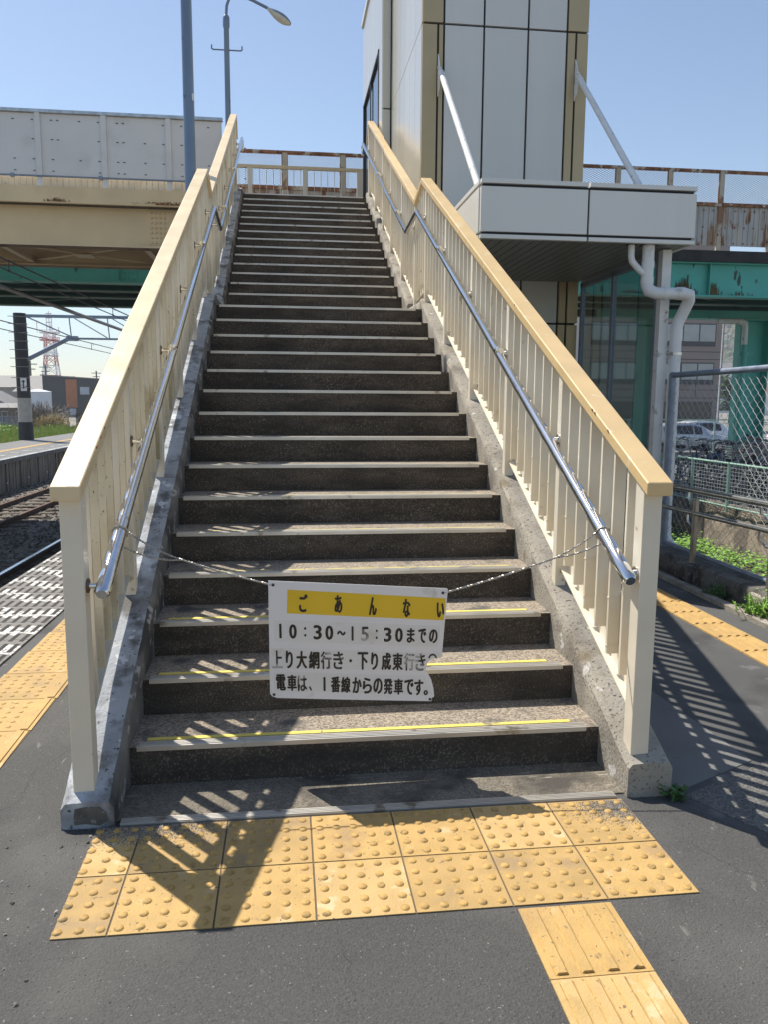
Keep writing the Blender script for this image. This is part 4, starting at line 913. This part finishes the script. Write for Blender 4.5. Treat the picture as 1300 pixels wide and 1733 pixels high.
def car(name, loc, rz, paint, label, van=False):
    c = thing(name, (0, 0, 0), label, 'car' if not van else 'van')
    pm = M('car_paint_'+name+('_van' if van else ''), paint, .25, .3, var=.03, coat=.6)
    if van: prof = [(-2.2, .35, 1.0, 1.75), (-2.1, .25, 1.05, 1.85), (-1, .22, 1.05, 1.88), (.6, .22, 1.05, 1.85), (1.3, .22, 1.02, 1.6), (1.75, .22, 1.0, 1.08), (2.15, .25, .9, .92), (2.25, .35, .7, .72)]
    else: prof = [(-2.12, .42, .85, .9), (-2.0, .25, .92, 1.0), (-1.55, .2, .95, 1.36), (-.9, .18, .95, 1.47), (0, .18, .94, 1.48), (.45, .18, .93, 1.38), (1.15, .18, .92, .96), (1.7, .2, .82, .86), (2.1, .25, .7, .72), (2.2, .38, .55, .57)]
    g = MB(); vs = []; n = 8
    for x, zb, zm, zt in prof:
        wb = .82 if abs(x) < 1.9 else .68; wt = .62 if zt-zm > .2 else wb-.1
        vs += [(x, -wb+.06, zb), (x, -wb, zb+.12), (x, -wb, zm), (x, -wt, zt), (x, wt, zt), (x, wb, zm), (x, wb, zb+.12), (x, wb-.06, zb)]
    fs = [(i*n+j, i*n+(j+1) % n, (i+1)*n+(j+1) % n, (i+1)*n+j) for i in range(len(prof)-1) for j in range(n)]+[tuple(range(n-1, -1, -1)), tuple(range((len(prof)-1)*n, len(prof)*n))]
    g.add(vs, fs); body = g.build('body', pm, c, smooth=True)
    g = MB()
    cab = [p for p in prof if p[3]-p[2] > .2]
    for s in (-1, 1):
        lo = [(p[0], s*.80, p[2]+.02) for p in cab]; hi = [(p[0], s*.65, p[3]-.1) for p in cab]
        for i in range(len(cab)-1):
            g.add([Vector(lo[i])+Vector((.03, s*.022, 0)), Vector(lo[i+1])+Vector((-.03, s*.022, 0)), Vector(hi[i+1])+Vector((-.03, s*.022, 0)), Vector(hi[i])+Vector((.03, s*.022, 0))], [(0, 1, 2, 3)])
    i0 = prof.index(cab[-1]); a = cab[-1]; b2 = prof[i0+1]
    g.add([(lerp(a[0], b2[0], .08), -.58, lerp(a[3], b2[3], .08)+.015), (lerp(a[0], b2[0], .08), .58, lerp(a[3], b2[3], .08)+.015), (lerp(a[0], b2[0], .9), .66, lerp(a[3], b2[3], .9)+.015), (lerp(a[0], b2[0], .9), -.66, lerp(a[3], b2[3], .9)+.015)], [(0, 1, 2, 3)])
    g.build('window', darkglass, c)
    for x in (-1.3, 1.3):
        for s in (-1, 1):
            g = MB(); g.cyl((x, s*.62, .31), (x, s*.83, .31), .31, 18); wl = g.build('wheel', poledark, c, smooth=True)
            g = MB(); g.cyl((x, s*.83, .31), (x, s*.838, .31), .2, 12); g.build('rim', steel_dull, wl)
    for s in (-1, 1):
        g = MB(); g.ball((2.08 if not van else 2.17, s*.58, .64 if not van else .78), .11, 8, 5, (.6, 1.1, .6)); g.build('headlight', lens, c, smooth=True)
        g = MB(); g.box((.9, s*.82, .92), (1.02, s*.98, 1.04)); g.build('wing_mirror', pm, c, bevel=.02)
    c.location = loc; c.rotation_euler = (0, 0, rz); return c
car('parked_car', (20.1, 35, -1.03), 0, (.42, .46, .52), 'silver blue hatchback parked behind the chain-link fence')
car('parked_car', (23.6, 39.5, -1.03), .1, (.7, .72, .74), 'white car parked to the right of the silver blue hatchback')
car('parked_van', (26.6, 34.5, -1.03), math.pi, (.75, .76, .78), 'white van parked right of the teal bridge column', True)
pf = thing('wire_fence', (20, 28, -1.03), 'thin pale green wire fence in front of the parked cars', 'fence')
g = MB()
for x in (12.2, 14.0, 15.8, 17.6, 19.4): g.cyl((x, 28, -1.03), (x, 28, .78), .035, 6)
g.build('post', gcol, pf)
g = MB(); g.bar((12, 28, .78), (22, 28, .78), .04, .05); g.bar((12, 28, -.05), (22, 28, -.05), .02, .025); g.build('rail', gcol, pf)

# ------------------------------------------------------------------ buildings at right
tile = M('tan_tile_facade', (.29, .225, .2), .7, var=.06, vs=.6, spots=[((.22, .17, .15), .5, .6, .1)])
ob = thing('office_building', (31.5, 65, -1.3), 'pinkish brown tiled office building with dark framed windows', 'building')
g = MB(); g.box((26.1, 65, -1.3), (38.9, 80, 16)); g.build('wall', tile, ob)
g = MB()
for z in (1.75, 2.45, 5.1, 5.75, 8.6, 9.2): g.box((26.1, 64.985, z), (38.9, 65.01, z+.05))
for x in (28.65, 31.55, 34.65): g.box((x, 64.985, -1.3), (x+.05, 65.01, 12))
g.box((36.5, 64.985, 1.7), (36.55, 65.01, 3.0)); g.build('panel_joints', joint, ob)
for z0, z1 in ((-.4, 1.35), (3.05, 4.75), (6.35, 8.1), (9.7, 11.4)):
    for x0, x1 in ((26.8, 28.4), (28.9, 31.1), (32.0, 34.2), (35.1, 38.0)):
        g = MB(); g.box((x0-.1, 64.93, z0-.1), (x1+.1, 64.995, z1+.1)); wn = g.build('window', darkmet, ob)
        g = MB(); mx = (x0+x1)/2
        if z0 > 0: g.box((x0, 64.9, z0+.32), (mx-.06, 64.925, z1)); g.box((mx+.06, 64.9, z0+.32), (x1, 64.925, z1))
        else: g.box((x0, 64.9, z0), (mx-.06, 64.925, z1)); g.box((mx+.06, 64.9, z0), (x1, 64.925, z1))
        g.build('pane', M('blinds_glass', (.36, .38, .38), .15, var=.12, vs=.8) if z0 > 0 and 'blinds_glass' not in bpy.data.materials else (bpy.data.materials['blinds_glass'] if z0 > 0 else darkglass), wn)
plaster = M('plaster_white', (.66, .66, .66), .8, var=.06, vs=1)
nb = thing('white_annexe', (25.3, 66, -1.3), 'narrow white annexe beside the pinkish brown office building', 'building')
g = MB(); g.box((24.6, 66, -1.3), (26.08, 78, 9.0)); g.build('wall', plaster, nb); g = MB(); g.box((24.5, 65.9, 9.0), (26.09, 78.1, 9.2)); g.build('roof', darkmet, nb)
# distant houses and a wooded hill
rooft = M('roof_grey', (.2, .19, .18), .7, var=.15, vs=1); roofr = M('roof_red', (.3, .12, .09), .7, var=.15, vs=1); wallb = M('wall_timber', (.3, .27, .23), .8, var=.15, vs=1); wallw = M('wall_white', (.68, .7, .74), .8, var=.06, vs=.7)
black = M('black_cladding', (.022, .024, .03), .5, var=.1, vs=1); orange = M('orange_cladding', (.42, .14, .04), .6, var=.1, vs=2)
def house(name, label, x0, x1, y, d, h, rh, wm, rm, wins, axis=0, cat='house'):
    t = thing(name, ((x0+x1)/2, y, -1.3), label, cat); g = MB(); g.box((x0, y, -1.3), (x1, y+d, h)); g.build('wall', wm, t)
    g = MB()
    if axis == 0: g.prism([(y-.5, h), (y+d+.5, h), (y+d/2, h+rh)], 0, x0-.5, x1+.5)
    else: g.prism([(x0-.5, h), (x1+.5, h), ((x0+x1)/2, h+rh)], 1, y-.5, y+d+.5)
    g.build('roof', rm, t)
    for a, b, z0, z1 in wins:
        g = MB(); g.box((a-.08, y-.05, z0-.08), (b+.08, y-.005, z1+.08)); f = g.build('window', polegrey, t); g = MB(); g.box((a, y-.08, z0), (b, y-.055, z1)); g.build('pane', darkglass, f)
    return t
house('house', 'white house with red roof below the wooded hill', 96, 104, 150, 8, 3.2, 2.2, wallw, roofr, [(98, 99.5, .4, 1.8), (101, 102.5, .4, 1.8)])
house('house', 'grey roofed white house above the dark tree', 105, 115, 185, 8, 8.5, 2.5, wallw, rooft, [(108, 110, 5.5, 7.2)])
g = MB(); rnd = random.Random(21); N = 28; vs = []
for i in range(N+1):
    for j in range(9):
        x = lerp(90, 420, i/N); y = lerp(300, 460, j/8); h = 42*math.sin(math.pi*min(1, j/6)*.5)*(.62+.3*math.sin(i*.35+3.0)+.12*math.sin(i*1.1))
        vs.append((x, y, -1.4 if j == 0 else h+rnd.uniform(-2, 2)))
g.add(vs, [(i*9+j, (i+1)*9+j, (i+1)*9+j+1, i*9+j+1) for i in range(N) for j in range(8)])
hillm = M('hill_wood', (.045, .075, .035), .9, var=.5, vs=.08, spots=[((.13, .14, .06), .12, .55, .06)]); g.build('hill', hillm, smooth=True, kind='structure')
g = MB(); rnd = random.Random(22)
for _ in range(5200):
    i = rnd.random()*N; j = rnd.uniform(.3, 7); x = lerp(90, 420, i/N); y = lerp(300, 460, j/8); h = 42*math.sin(math.pi*min(1, j/6)*.5)*(.62+.3*math.sin(i*.35+3.0)+.12*math.sin(i*1.1))
    g.k = rnd.randrange(3); s = rnd.uniform(1.6, 3.4); g.ball((x, y, h), s, 6, 4, (1, 1, 1.1), .25)
w1 = M('wood_light', (.12, .14, .05), .9, var=.3, vs=.5); w2 = M('wood_brown', (.14, .12, .08), .9, var=.3, vs=.5)
o = g.build('woodland', [hillm, w1, w2], kind='stuff'); o['label'] = 'mixed woodland covering the far hill'

def tree(name, loc, h, r, mat, label, seed, n=900, size=.5, squash=1.):
    rnd = random.Random(seed); t = thing(name, loc, label, 'tree'); x, y, z = loc; g = MB(); g.tube([(x, y, z), (x+.1, y, z+h*.4), (x, y, z+h*.8)], [h*.03, h*.022, h*.01], 8)
    for k in range(6): a = k*1.05; g.tube([(x+.05, y, z+h*(.35+.06*k)), (x+math.cos(a)*r*.6, y+math.sin(a)*r*.6, z+h*(.5+.07*k))], [h*.012, h*.004], 6)
    g.build('trunk', barkm, t)
    g = MB(); cl = [(rnd.uniform(-.7, .7)*r, rnd.uniform(-.7, .7)*r, z+h*rnd.uniform(.3, .95)) for _ in range(26)]
    for cx, cy, cz in cl:
        k = 1-abs((cz-z)/h-.55); g.k = rnd.randrange(2); leaves(g, (x+cx*k, y+cy*k, cz-r*.12), n//26, (r*.22, r*.22, r*.2*squash), size, .8, rnd)
    g.build('crown', [mat, leafB], t); return t
tree('tree', (57.5, 95, -1.3), 6.2, 2.8, leafB, 'dark round tree standing behind the parked cars', 1, 1600, .55)
tree('tree', (62.5, 100, -1.3), 5.2, 2.2, leafB, 'smaller dark tree right of the round tree', 2, 1200, .5)
g = MB(); g.tube([(30.2, 50, -1.03), (30.2, 50, 8.2)], [.05, .03], 8); tag(g.build('flagpole', whitepaint), 'thin white pole standing in the car park by the office building', 'pole')

# ------------------------------------------------------------------ tracks at left
def tx(x15, y): return x15+.03*(y-15)
g = MB(); rnd = random.Random(8); nx, ny = 34, 110; vs = []
for i in range(nx+1):
    for j in range(ny+1):
        y = lerp(-2, 48, j/ny); xa = px(-1.76, y); xb = tx(-7.86, y); x = lerp(xa, xb, i/nx); vs.append((x, y, -1.28+rnd.uniform(-.025, .025)))
g.add(vs, [(i*(ny+1)+j, i*(ny+1)+j+1, (i+1)*(ny+1)+j+1, (i+1)*(ny+1)+j) for i in range(nx) for j in range(ny)])
g.build('track_bed', ballast, kind='structure')
g = MB()
for _ in range(9000):
    y = 6+26*rnd.random()**1.6; x = lerp(px(-1.8, y), tx(-7.8, y), rnd.random()); s = rnd.uniform(.018, .04)
    g.ball((x, y, -1.27+rnd.uniform(-.01, .02)), s, 5, 3, (1, rnd.uniform(.7, 1.2), .7), .3)
o = g.build('ballast_stones', ballast, kind='stuff'); o['label'] = 'loose brown grey ballast stones between the rails'
RL = ((-2.59, 'rail of the near track closest to the platform edge'), (-3.66, 'shiny topped rail of the near track running past the striped platform edge'), (-5.58, 'rusty rail of the far track on the side nearer to the stairs'), (-6.65, 'rusty rail of the far track beside the opposite platform wall'))
for x0, lab in RL:
    t = thing('rail', (tx(x0, 20), 20, -1.3), lab, 'rail', 'running rails'); g = MB(); 
    for nm, a, b, wd, mt_ in (('rail_web', -1.27, -1.175, .02, railrust), ('rail_foot', -1.285, -1.262, .125, railrust), ('rail_head', -1.175, -1.14, .065, railtop if x0 == -3.66 else railrust)):
        g = MB(); vs = []
        for y in (-2, 20, 60): c = tx(x0, y); vs += [(c-wd/2, y, a), (c+wd/2, y, a), (c+wd/2, y, b), (c-wd/2, y, b)]
        fs = [(i*4+j, i*4+(j+1) % 4, (i+1)*4+(j+1) % 4, (i+1)*4+j) for i in range(2) for j in range(4)]+[(3, 2, 1, 0), (8, 9, 10, 11)]
        g.add(vs, fs); g.build(nm, mt_, t)
sl0 = None
for trk in (0, 1):
    cxx = (-3.125, -6.115)[trk]
    for k in range(40):
        y = 6+.62*k+rnd.uniform(-.02, .02); 
        if sl0 is None:
            g = MB(); g.box((-.98, -.11, -.13), (.98, .11, 0)); sl0 = g.build('sleeper', woodsl, bevel=.01); tag(sl0, '', 'sleeper', 'railway sleepers'); o = sl0
        else: o = sl0.copy(); COL.objects.link(o)
        o.location = (tx(cxx, y), y, -1.25); o.rotation_euler = (0, 0, -.03)
        o['label'] = ('weathered sleeper bedded in ballast under the near track', 'weathered sleeper bedded in ballast under the far track')[trk]; o['group'] = ('sleepers of the near track', 'sleepers of the far track')[trk]

# far platform with pile-board face
g = MB(); g.prism([(tx(-7.8, 2), 2), (tx(-7.8, 45), 45), (tx(-11.0, 45), 45), (tx(-11.0, 2), 2)], 2, -.42, -.30); g.build('far_platform', asphalt_light, kind='structure')
g = MB(); g.prism([(tx(-7.95, 2), 2), (tx(-7.95, 45), 45), (tx(-10.9, 45), 45), (tx(-10.9, 2), 2)], 2, -1.31, -.421); g.build('far_platform_core', concrete_dark, kind='structure')
pw = thing('platform_wall', (tx(-7.9, 20), 20, -1.3), 'weathered upright board face of the opposite platform', 'wall'); rnd = random.Random(31); g = MB()
for k in range(150):
    y = 6+.2*k; x = tx(-7.92, y)+rnd.uniform(-.02, .02); g.box((x-.03, y+.006, -1.30), (x+.03+rnd.uniform(0, .03), y+.194, -.422))
g.build('boards', M('pile_boards', (.25, .215, .175), .9, var=.35, vs=2.5, stretch=(1, 5, .4), spots=[((.09, .08, .07), 5, .55, .1, (1, 3, .3))]), pw)
g = MB()
for k in range(16): y = 6.1+1.8*k; x = tx(-7.83, y); g.cyl((x, y, -1.0), (x+.012, y, -1.0), .035, 8)
g.build('bolt_cap', whitepaint, pw)
g = MB(); g.prism([(tx(-9.1, 4), 4), (tx(-9.1, 45), 45), (tx(-9.4, 45), 45), (tx(-9.4, 4), 4)], 2, -.30, -.293); tag(g.build('tactile_paving', yellow_b), 'faded yellow line along the opposite platform', 'tactile paving')
g = MB(); g.prism([(tx(-7.8, 4), 4), (tx(-7.8, 45), 45), (tx(-8.0, 45), 45), (tx(-8.0, 4), 4)], 2, -.30, -.29)
for k in range(30): g.box((tx(-8.5, 8+k*1.2)-.15, 8+k*1.2, -.30), (tx(-8.5, 8+k*1.2)+.15, 8.25+k*1.2, -.292))
g.build('platform_edge_line', concrete_pale, kind='structure')
# catenary pole and beam
cpz = thing('catenary_mast', (-10.5, 33.4, -.3), 'banded black catenary mast with a pale lower section on the far platform', 'mast')
x, y = -10.42, 33.4
g = MB(); g.tube([(x, y, -.3), (x, y, .28)], .3, 16); g.tube([(x, y, 1.46), (x, y, 4.95)], [.27, .25], 16); g.build('shaft', poledark, cpz, smooth=True)
g = MB(); g.tube([(x, y, .45), (x, y, 1.46)], .275, 16); g.k = 1; g.tube([(x, y, .28), (x, y, .45)], .29, 16); g.build('pale_section', [polegrey, poledark], cpz, smooth=True)
g = MB()
for z in (1.9, 2.3, 2.75, 3.1, 3.45, 3.8, 4.15, 4.5, 4.8): g.tube([(x+.27*math.cos(t*.5236), y+.27*math.sin(t*.5236), z) for t in range(12)], .012, 5, closed=True); g.box((x-.38, y-.3, z-.012), (x+.38, y-.27, z+.012))
g.build('band', wireg, cpz)
g = MB(); g.box((x-.02, y-.30, 1.75), (x+.22, y-.285, 2.3)); pl = g.build('number_plate', whitepaint, cpz)
g = MB(); g.box((x+.07, y-.305, 1.85), (x+.12, y-.301, 2.2)); g.box((x+.03, y-.305, 2.12), (x+.16, y-.301, 2.17)); g.build('arrow_mark', darkmet, pl)
g = MB(); g.bar((x, y, 4.85), (2.5, y, 4.85), .12, .12); g.bar((x+2.1, y, 3.95), (2.5, y, 3.95), .08, .08); g.tube([(x+.2, y, 3.05), (x+1.9, y, 3.93)], .09, 8)
g.bar((x+.3, y, 4.8), (x+2.1, y, 4.0), .05, .05)
for k in range(7):
    xx = x+2.1+1.55*k; g.bar((xx-.06, y, 3.98), (xx-.12, y, 4.8), .04, .04); g.bar((xx+.05, y, 3.98), (xx+.05, y, 4.8), .04, .04); g.bar((xx+.1, y, 4.78), (xx+1.4, y, 4.0), .04, .04)
g.box((x+1.85, y-.1, 3.85), (x+2.3, y+.1, 4.05)); g.build('beam', galv, cpz)
g = MB(); g.tube([(2.55, y, 0), (2.55, y, 5)], .26, 14); g.build('far_shaft', poledark, cpz, smooth=True)
# overhead cables (parallel to the tracks)
def cable(name, x15, z0, rr, lab, ya=6, yb=70, mat=wirek, sag=.0, cat='cable', grp=None):
    g = MB(); pts = []
    for i in range(23):
        y = lerp(ya, yb, i/22); pts.append((tx(x15, y)+.0, y, z0-sag*math.sin(math.pi*i/22)))
    g.tube(pts, rr, 6); return tag(g.build(name, mat), lab, cat, grp)
cable('feeder_cable', -4.8, 3.6, .045, 'thick grey feeder cable slanting under the bridges at left', 6, 33.4, wireg)
def contact(x15, zc, zm, lab, ya, yb):
    t = thing('contact_line', (tx(x15, 20), 20, zc), lab, 'overhead line'); 
    for nm, z, r_ in (('contact_wire', zc, .011), ('messenger_wire', zm, .013)):
        g = MB(); g.tube([(tx(x15, y_), y_, z) for y_ in (ya, (ya+yb)/2, yb)], r_, 6); g.build(nm, wirek, t)
    for k in range(7):
        y_ = ya+5+k*6.5; g = MB(); g.tube([(tx(x15, y_), y_, zc), (tx(x15, y_), y_, zm)], .008, 4); g.tube([(tx(x15, y_)+.0, y_+.25, zc+.12), (tx(x15, y_), y_+.25, zm)], .006, 4); g.k = 1; g.box((tx(x15, y_)-.012, y_-.03, zc-.015), (tx(x15, y_)+.012, y_+.03, zc+.02)); g.build('dropper', [wirek, darkmet], t)
contact(-3.52, 3.42, 3.57, 'pair of dark overhead wires passing under the road bridge at left', 6, 75)
contact(-6.1, 3.08, 3.27, 'lower pair of thin overhead wires beside the black mast', 14, 90)

# ------------------------------------------------------------------ background at left
g = MB(); rnd = random.Random(41); vs = []; nx, ny = 20, 8
for i in range(nx+1):
    for j in range(ny+1): vs.append((lerp(-40, -7.2, i/nx), lerp(33.5, 58, j/ny), -1.31 if j in (0, ny) else -.52+rnd.uniform(-.07, .1)))
vs = vs; g.add(vs, [(i*(ny+1)+j, (i+1)*(ny+1)+j, (i+1)*(ny+1)+j+1, i*(ny+1)+j+1) for i in range(nx) for j in range(ny)]); g.build('grass_bank', soil, kind='structure')
g = MB(); rnd = random.Random(42)
for _ in range(12000):
    x = rnd.uniform(-24, -9.4); y = rnd.uniform(34, 52); 
    if x > tx(-11.0, y)+.1 and y < 46: continue
    h = rnd.uniform(.1, .3)*(1.5 if math.sin(x*1.3)*math.sin(y*.7+x) > .3 else .8); a = rnd.uniform(0, 6.28); wv = Vector((.03, 0, 0)); p = Vector((x, y, -.55)); tip = p+Vector((math.cos(a)*h*.5, math.sin(a)*h*.5, h+.08)); g.k = rnd.randrange(3)
    g.add([p-wv, p+wv, tip], [(0, 1, 2)])
gl = M('grass_yellow', (.45, .45, .11), .6, var=.3, vs=4)
o = g.build('grass', [grassm, leafA, gl], kind='stuff'); o['label'] = 'bright spring grass beyond the opposite platform'
g = MB(); rnd = random.Random(43)
for _ in range(60): x = rnd.uniform(-22, -14.6); leaves(g, (x, rnd.uniform(40, 46), -.4), 30, (.5, .4, .25), .16, .6, rnd)
o = g.build('weeds', leafA, kind='stuff'); o['label'] = 'lush green weeds at the left edge beyond the platform'
hz = MB(); hz.box((-760, -40, -3.0), (760, 720, 46)); hzm = bpy.data.materials.new('haze_air'); hzm.use_nodes = True; hn = hzm.node_tree
hn.nodes.remove(hn.nodes['Principled BSDF']); pv = hn.nodes.new('ShaderNodeVolumePrincipled'); pv.inputs['Color'].default_value = (.84, .91, 1, 1); pv.inputs['Density'].default_value = .0008
hn.links.new(pv.outputs[0], hn.nodes['Material Output'].inputs['Volume']); hz.build('haze', hzm, kind='stuff')
def dry(loc, n, h, label, mat, seed):
    rnd = random.Random(seed); g = MB()
    for _ in range(n):
        a = rnd.uniform(0, 6.28); e = rnd.uniform(.1, 1.3); p = Vector(loc)+Vector((rnd.gauss(0, h*.3), rnd.gauss(0, h*.25), 0)); tip = p+Vector((math.cos(a)*math.sin(e), math.sin(a)*math.sin(e), math.cos(e)))*h*rnd.uniform(.5, 1.1); mid = p.lerp(tip, .55)+Vector((0, 0, h*.12)); wv = Vector((-math.sin(a), math.cos(a), .3))*.018
        g.add([p-wv, p+wv, mid+wv, mid-wv, tip+Vector((0, 0, -h*.1))], [(0, 1, 2, 3), (3, 2, 4)])
    return tag(g.build('dry_bush', mat), label, 'bush')
dry((-13.9, 50, -.5), 900, 1.15, 'straw coloured dry grass clump before the dark fence', straw, 1)
dry((-15.0, 52, -.4), 700, 1.9, 'taller greyish bare bush behind the straw clump', M('bare_twigs', (.2, .17, .14), .9, var=.3, vs=8), 2)
lf = thing('panel_fence', (-18, 60, -1.3), 'grey panel fence with thin posts along the far street', 'fence'); g = MB(); g.box((-40, 60.05, -1.2), (-15.6, 60.12, .02)); g.build('panels', M('fence_panel_grey', (.2, .215, .24), .7, var=.12, vs=1), lf)
g = MB()
for k in range(24): g.box((-40+1.04*k, 59.96, -1.3), (-39.94+1.04*k, 60.04, .15))
g.box((-40, 59.97, .02), (-15.6, 60.05, .07)); g.build('post', galv, lf)
df = thing('board_fence', (-13, 62, -1.3), 'dark brown board fence right of the grey panel fence', 'fence'); g = MB()
for k in range(40): g.box((-15.5+.16*k, 62, -1.3), (-15.36+.16*k, 62.06, .25+.03*math.sin(k*2.3)))
g.build('boards', M('fence_board_dark', (.06, .052, .045), .9, var=.3, vs=3), df)
mh = thing('modern_house', (-29, 115, -1.3), 'black clad modern house with one tall orange panel', 'house')
g = MB(); g.prism([(-33.0, -1.3), (-22, -1.3), (-22, 3.7), (-33.0, 4.4)], 1, 115, 126); g.build('wall', black, mh)
g = MB(); g.prism([(-33.2, 4.4), (-21.8, 3.72), (-21.8, 3.86), (-33.2, 4.55)], 1, 114.7, 126.3); g.build('roof', rooft, mh)
g = MB(); g.box((-29.9, 114.92, .0), (-28.4, 114.99, 3.9)); g.build('accent_panel', orange, mh)
for a, b, z0, z1 in ((-27.9, -26.8, 1.9, 2.8), (-29.4, -28.7, -1.0, -.2)):
    g = MB(); g.box((a-.08, 114.9, z0-.08), (b+.08, 114.99, z1+.08)); f = g.build('window', polegrey, mh); g = MB(); g.box((a, 114.86, z0), (b, 114.89, z1)); g.build('pane', M('pane_pale', (.4, .46, .55), .1, var=.1) if 'pane_pale' not in bpy.data.materials else bpy.data.materials['pane_pale'], f)
tk = thing('storage_tank', (-31.6, 108, -1.3), 'round white storage tank with shallow cone roof', 'tank')
g = MB(); g.cyl((-31.3, 107, -1.3), (-31.3, 107, 2.1), 1.6, 32); g.build('shell', wallw, tk, smooth=True)
g = MB(); g.tube([(-31.3, 107, 2.1), (-31.3, 107, 2.13), (-31.3, 107, 2.5)], [1.68, 1.68, .05], 32); g.build('roof', wallw, tk)
house('long_house', 'long grey roofed hall behind the white houses', -62, -33.6, 128, 10, 2.9, 1.9, wallb, rooft, [(-40, -38, .5, 2)])
house('house', 'white two storey house between mast and storage tank', -37.4, -32.2, 118, 6, 2.2, .9, wallw, rooft, [(-34.9, -33.9, .6, 1.9)])
house('shed', 'small house with pale gable and grey roof at the left edge', -41.5, -35.6, 108, 7, .35, 1.9, M('gable_grey', (.42, .43, .46), .8, var=.06, vs=1), rooft, [(-37, -36.3, -.9, -.2)], 1)
house('workshop', 'low brown workshop with lean-to roof behind the mast', -36.8, -31.9, 104, 4, .1, .55, M('wall_brown', (.12, .08, .06), .9, var=.3, vs=1), rooft, [(-34.9, -34.3, -1.1, -.4), (-33.2, -32.4, -1.1, -.4)])
# lattice radio tower
rtw = thing('radio_tower', (-82.6, 300, -1.3), 'red and white lattice radio tower on the skyline', 'tower')
redp = M('tower_red', (.55, .09, .06), .6, var=.1, vs=.3); whp = M('tower_white', (.75, .75, .76), .6, var=.05, vs=.3)
cx, cy = -82.6, 300; g = MB(); lv = [-1.3, 4, 9, 12.5, 16, 19, 21.5, 24]
def hw(z): return lerp(3.6, 1.7, min(1, (z+1.3)/17)) if z < 16 else lerp(1.7, 1.5, (z-16)/8)
for i, (a, b) in enumerate(zip(lv, lv[1:])):
    g.k = i % 2; wa, wb = hw(a), hw(b)
    cs = [(-1, -1), (1, -1), (1, 1), (-1, 1)]
    for q in range(4):
        (u1, v1), (u2, v2) = cs[q], cs[(q+1) % 4]
        g.tube([(cx+u1*wa, cy+v1*wa, a), (cx+u1*wb, cy+v1*wb, b)], .22, 4)
        g.tube([(cx+u1*wa, cy+v1*wa, a), (cx+u2*wb, cy+v2*wb, b)], .11, 4); g.tube([(cx+u2*wa, cy+v2*wa, a), (cx+u1*wb, cy+v1*wb, b)], .11, 4)
        g.tube([(cx+u1*wb, cy+v1*wb, b), (cx+u2*wb, cy+v2*wb, b)], .14, 4)
g.build('mast', [whp, redp], rtw)
g = MB()
for z, r_, k in ((16, 2.6, 0), (21.4, 3.4, 1), (24, 3.4, 0)):
    g.k = k; g.tube([(cx+r_*math.cos(t*.524), cy+r_*math.sin(t*.524), z) for t in range(12)], .22, 4, closed=True); g.tube([(cx+r_*math.cos(t*.524), cy+r_*math.sin(t*.524), z+.9) for t in range(12)], .1, 4, closed=True)
    for t in range(6): g.tube([(cx, cy, z), (cx+r_*math.cos(t*1.047), cy+r_*math.sin(t*1.047), z)], .12, 4)
    for t in range(12): g.tube([(cx+r_*math.cos(t*.524), cy+r_*math.sin(t*.524), z), (cx+r_*math.cos(t*.524), cy+r_*math.sin(t*.524), z+.9)], .08, 4)
g.build('platform_ring', [whp, redp], rtw)
g = MB(); g.k = 0
for dx, h in ((0, 31.5), (-.9, 29), (.9, 29.6), (.4, 27)): g.tube([(cx+dx, cy, 24), (cx+dx, cy, h)], .16, 5); 
g.k = 1
for z in (26, 27.5, 29, 30.5): g.box((cx-1, cy-.1, z), (cx+1, cy+.1, z+.25))
for dx, h in ((-4.2, 28.3), (3.2, 26)): g.tube([(cx+dx, cy, 24), (cx+dx, cy, h)], .1, 4)
g.build('aerials', [whp, redp], rtw)
# small utility poles on the skyline
def upole(x, y, h, label):
    t = thing('utility_pole', (x, y, -1.3), label, 'utility pole'); g = MB(); g.tube([(x, y, -1.3), (x, y, h)], [.22, .16], 8); g.build('shaft', barkm, t)
    g = MB(); g.bar((x-1.1, y, h-.5), (x+1.1, y, h-.5), .14, .14); g.bar((x-.8, y, h-1.3), (x+.8, y, h-1.3), .14, .14); g.build('crossarm', darkmet, t)
upole(-40.5, 135, 7.2, 'wooden utility pole just right of the black mast'); upole(-45.2, 160, 7.6, 'slim utility pole left of the radio tower legs'); upole(-42.5, 190, 7.4, 'faint utility pole right of the radio tower')
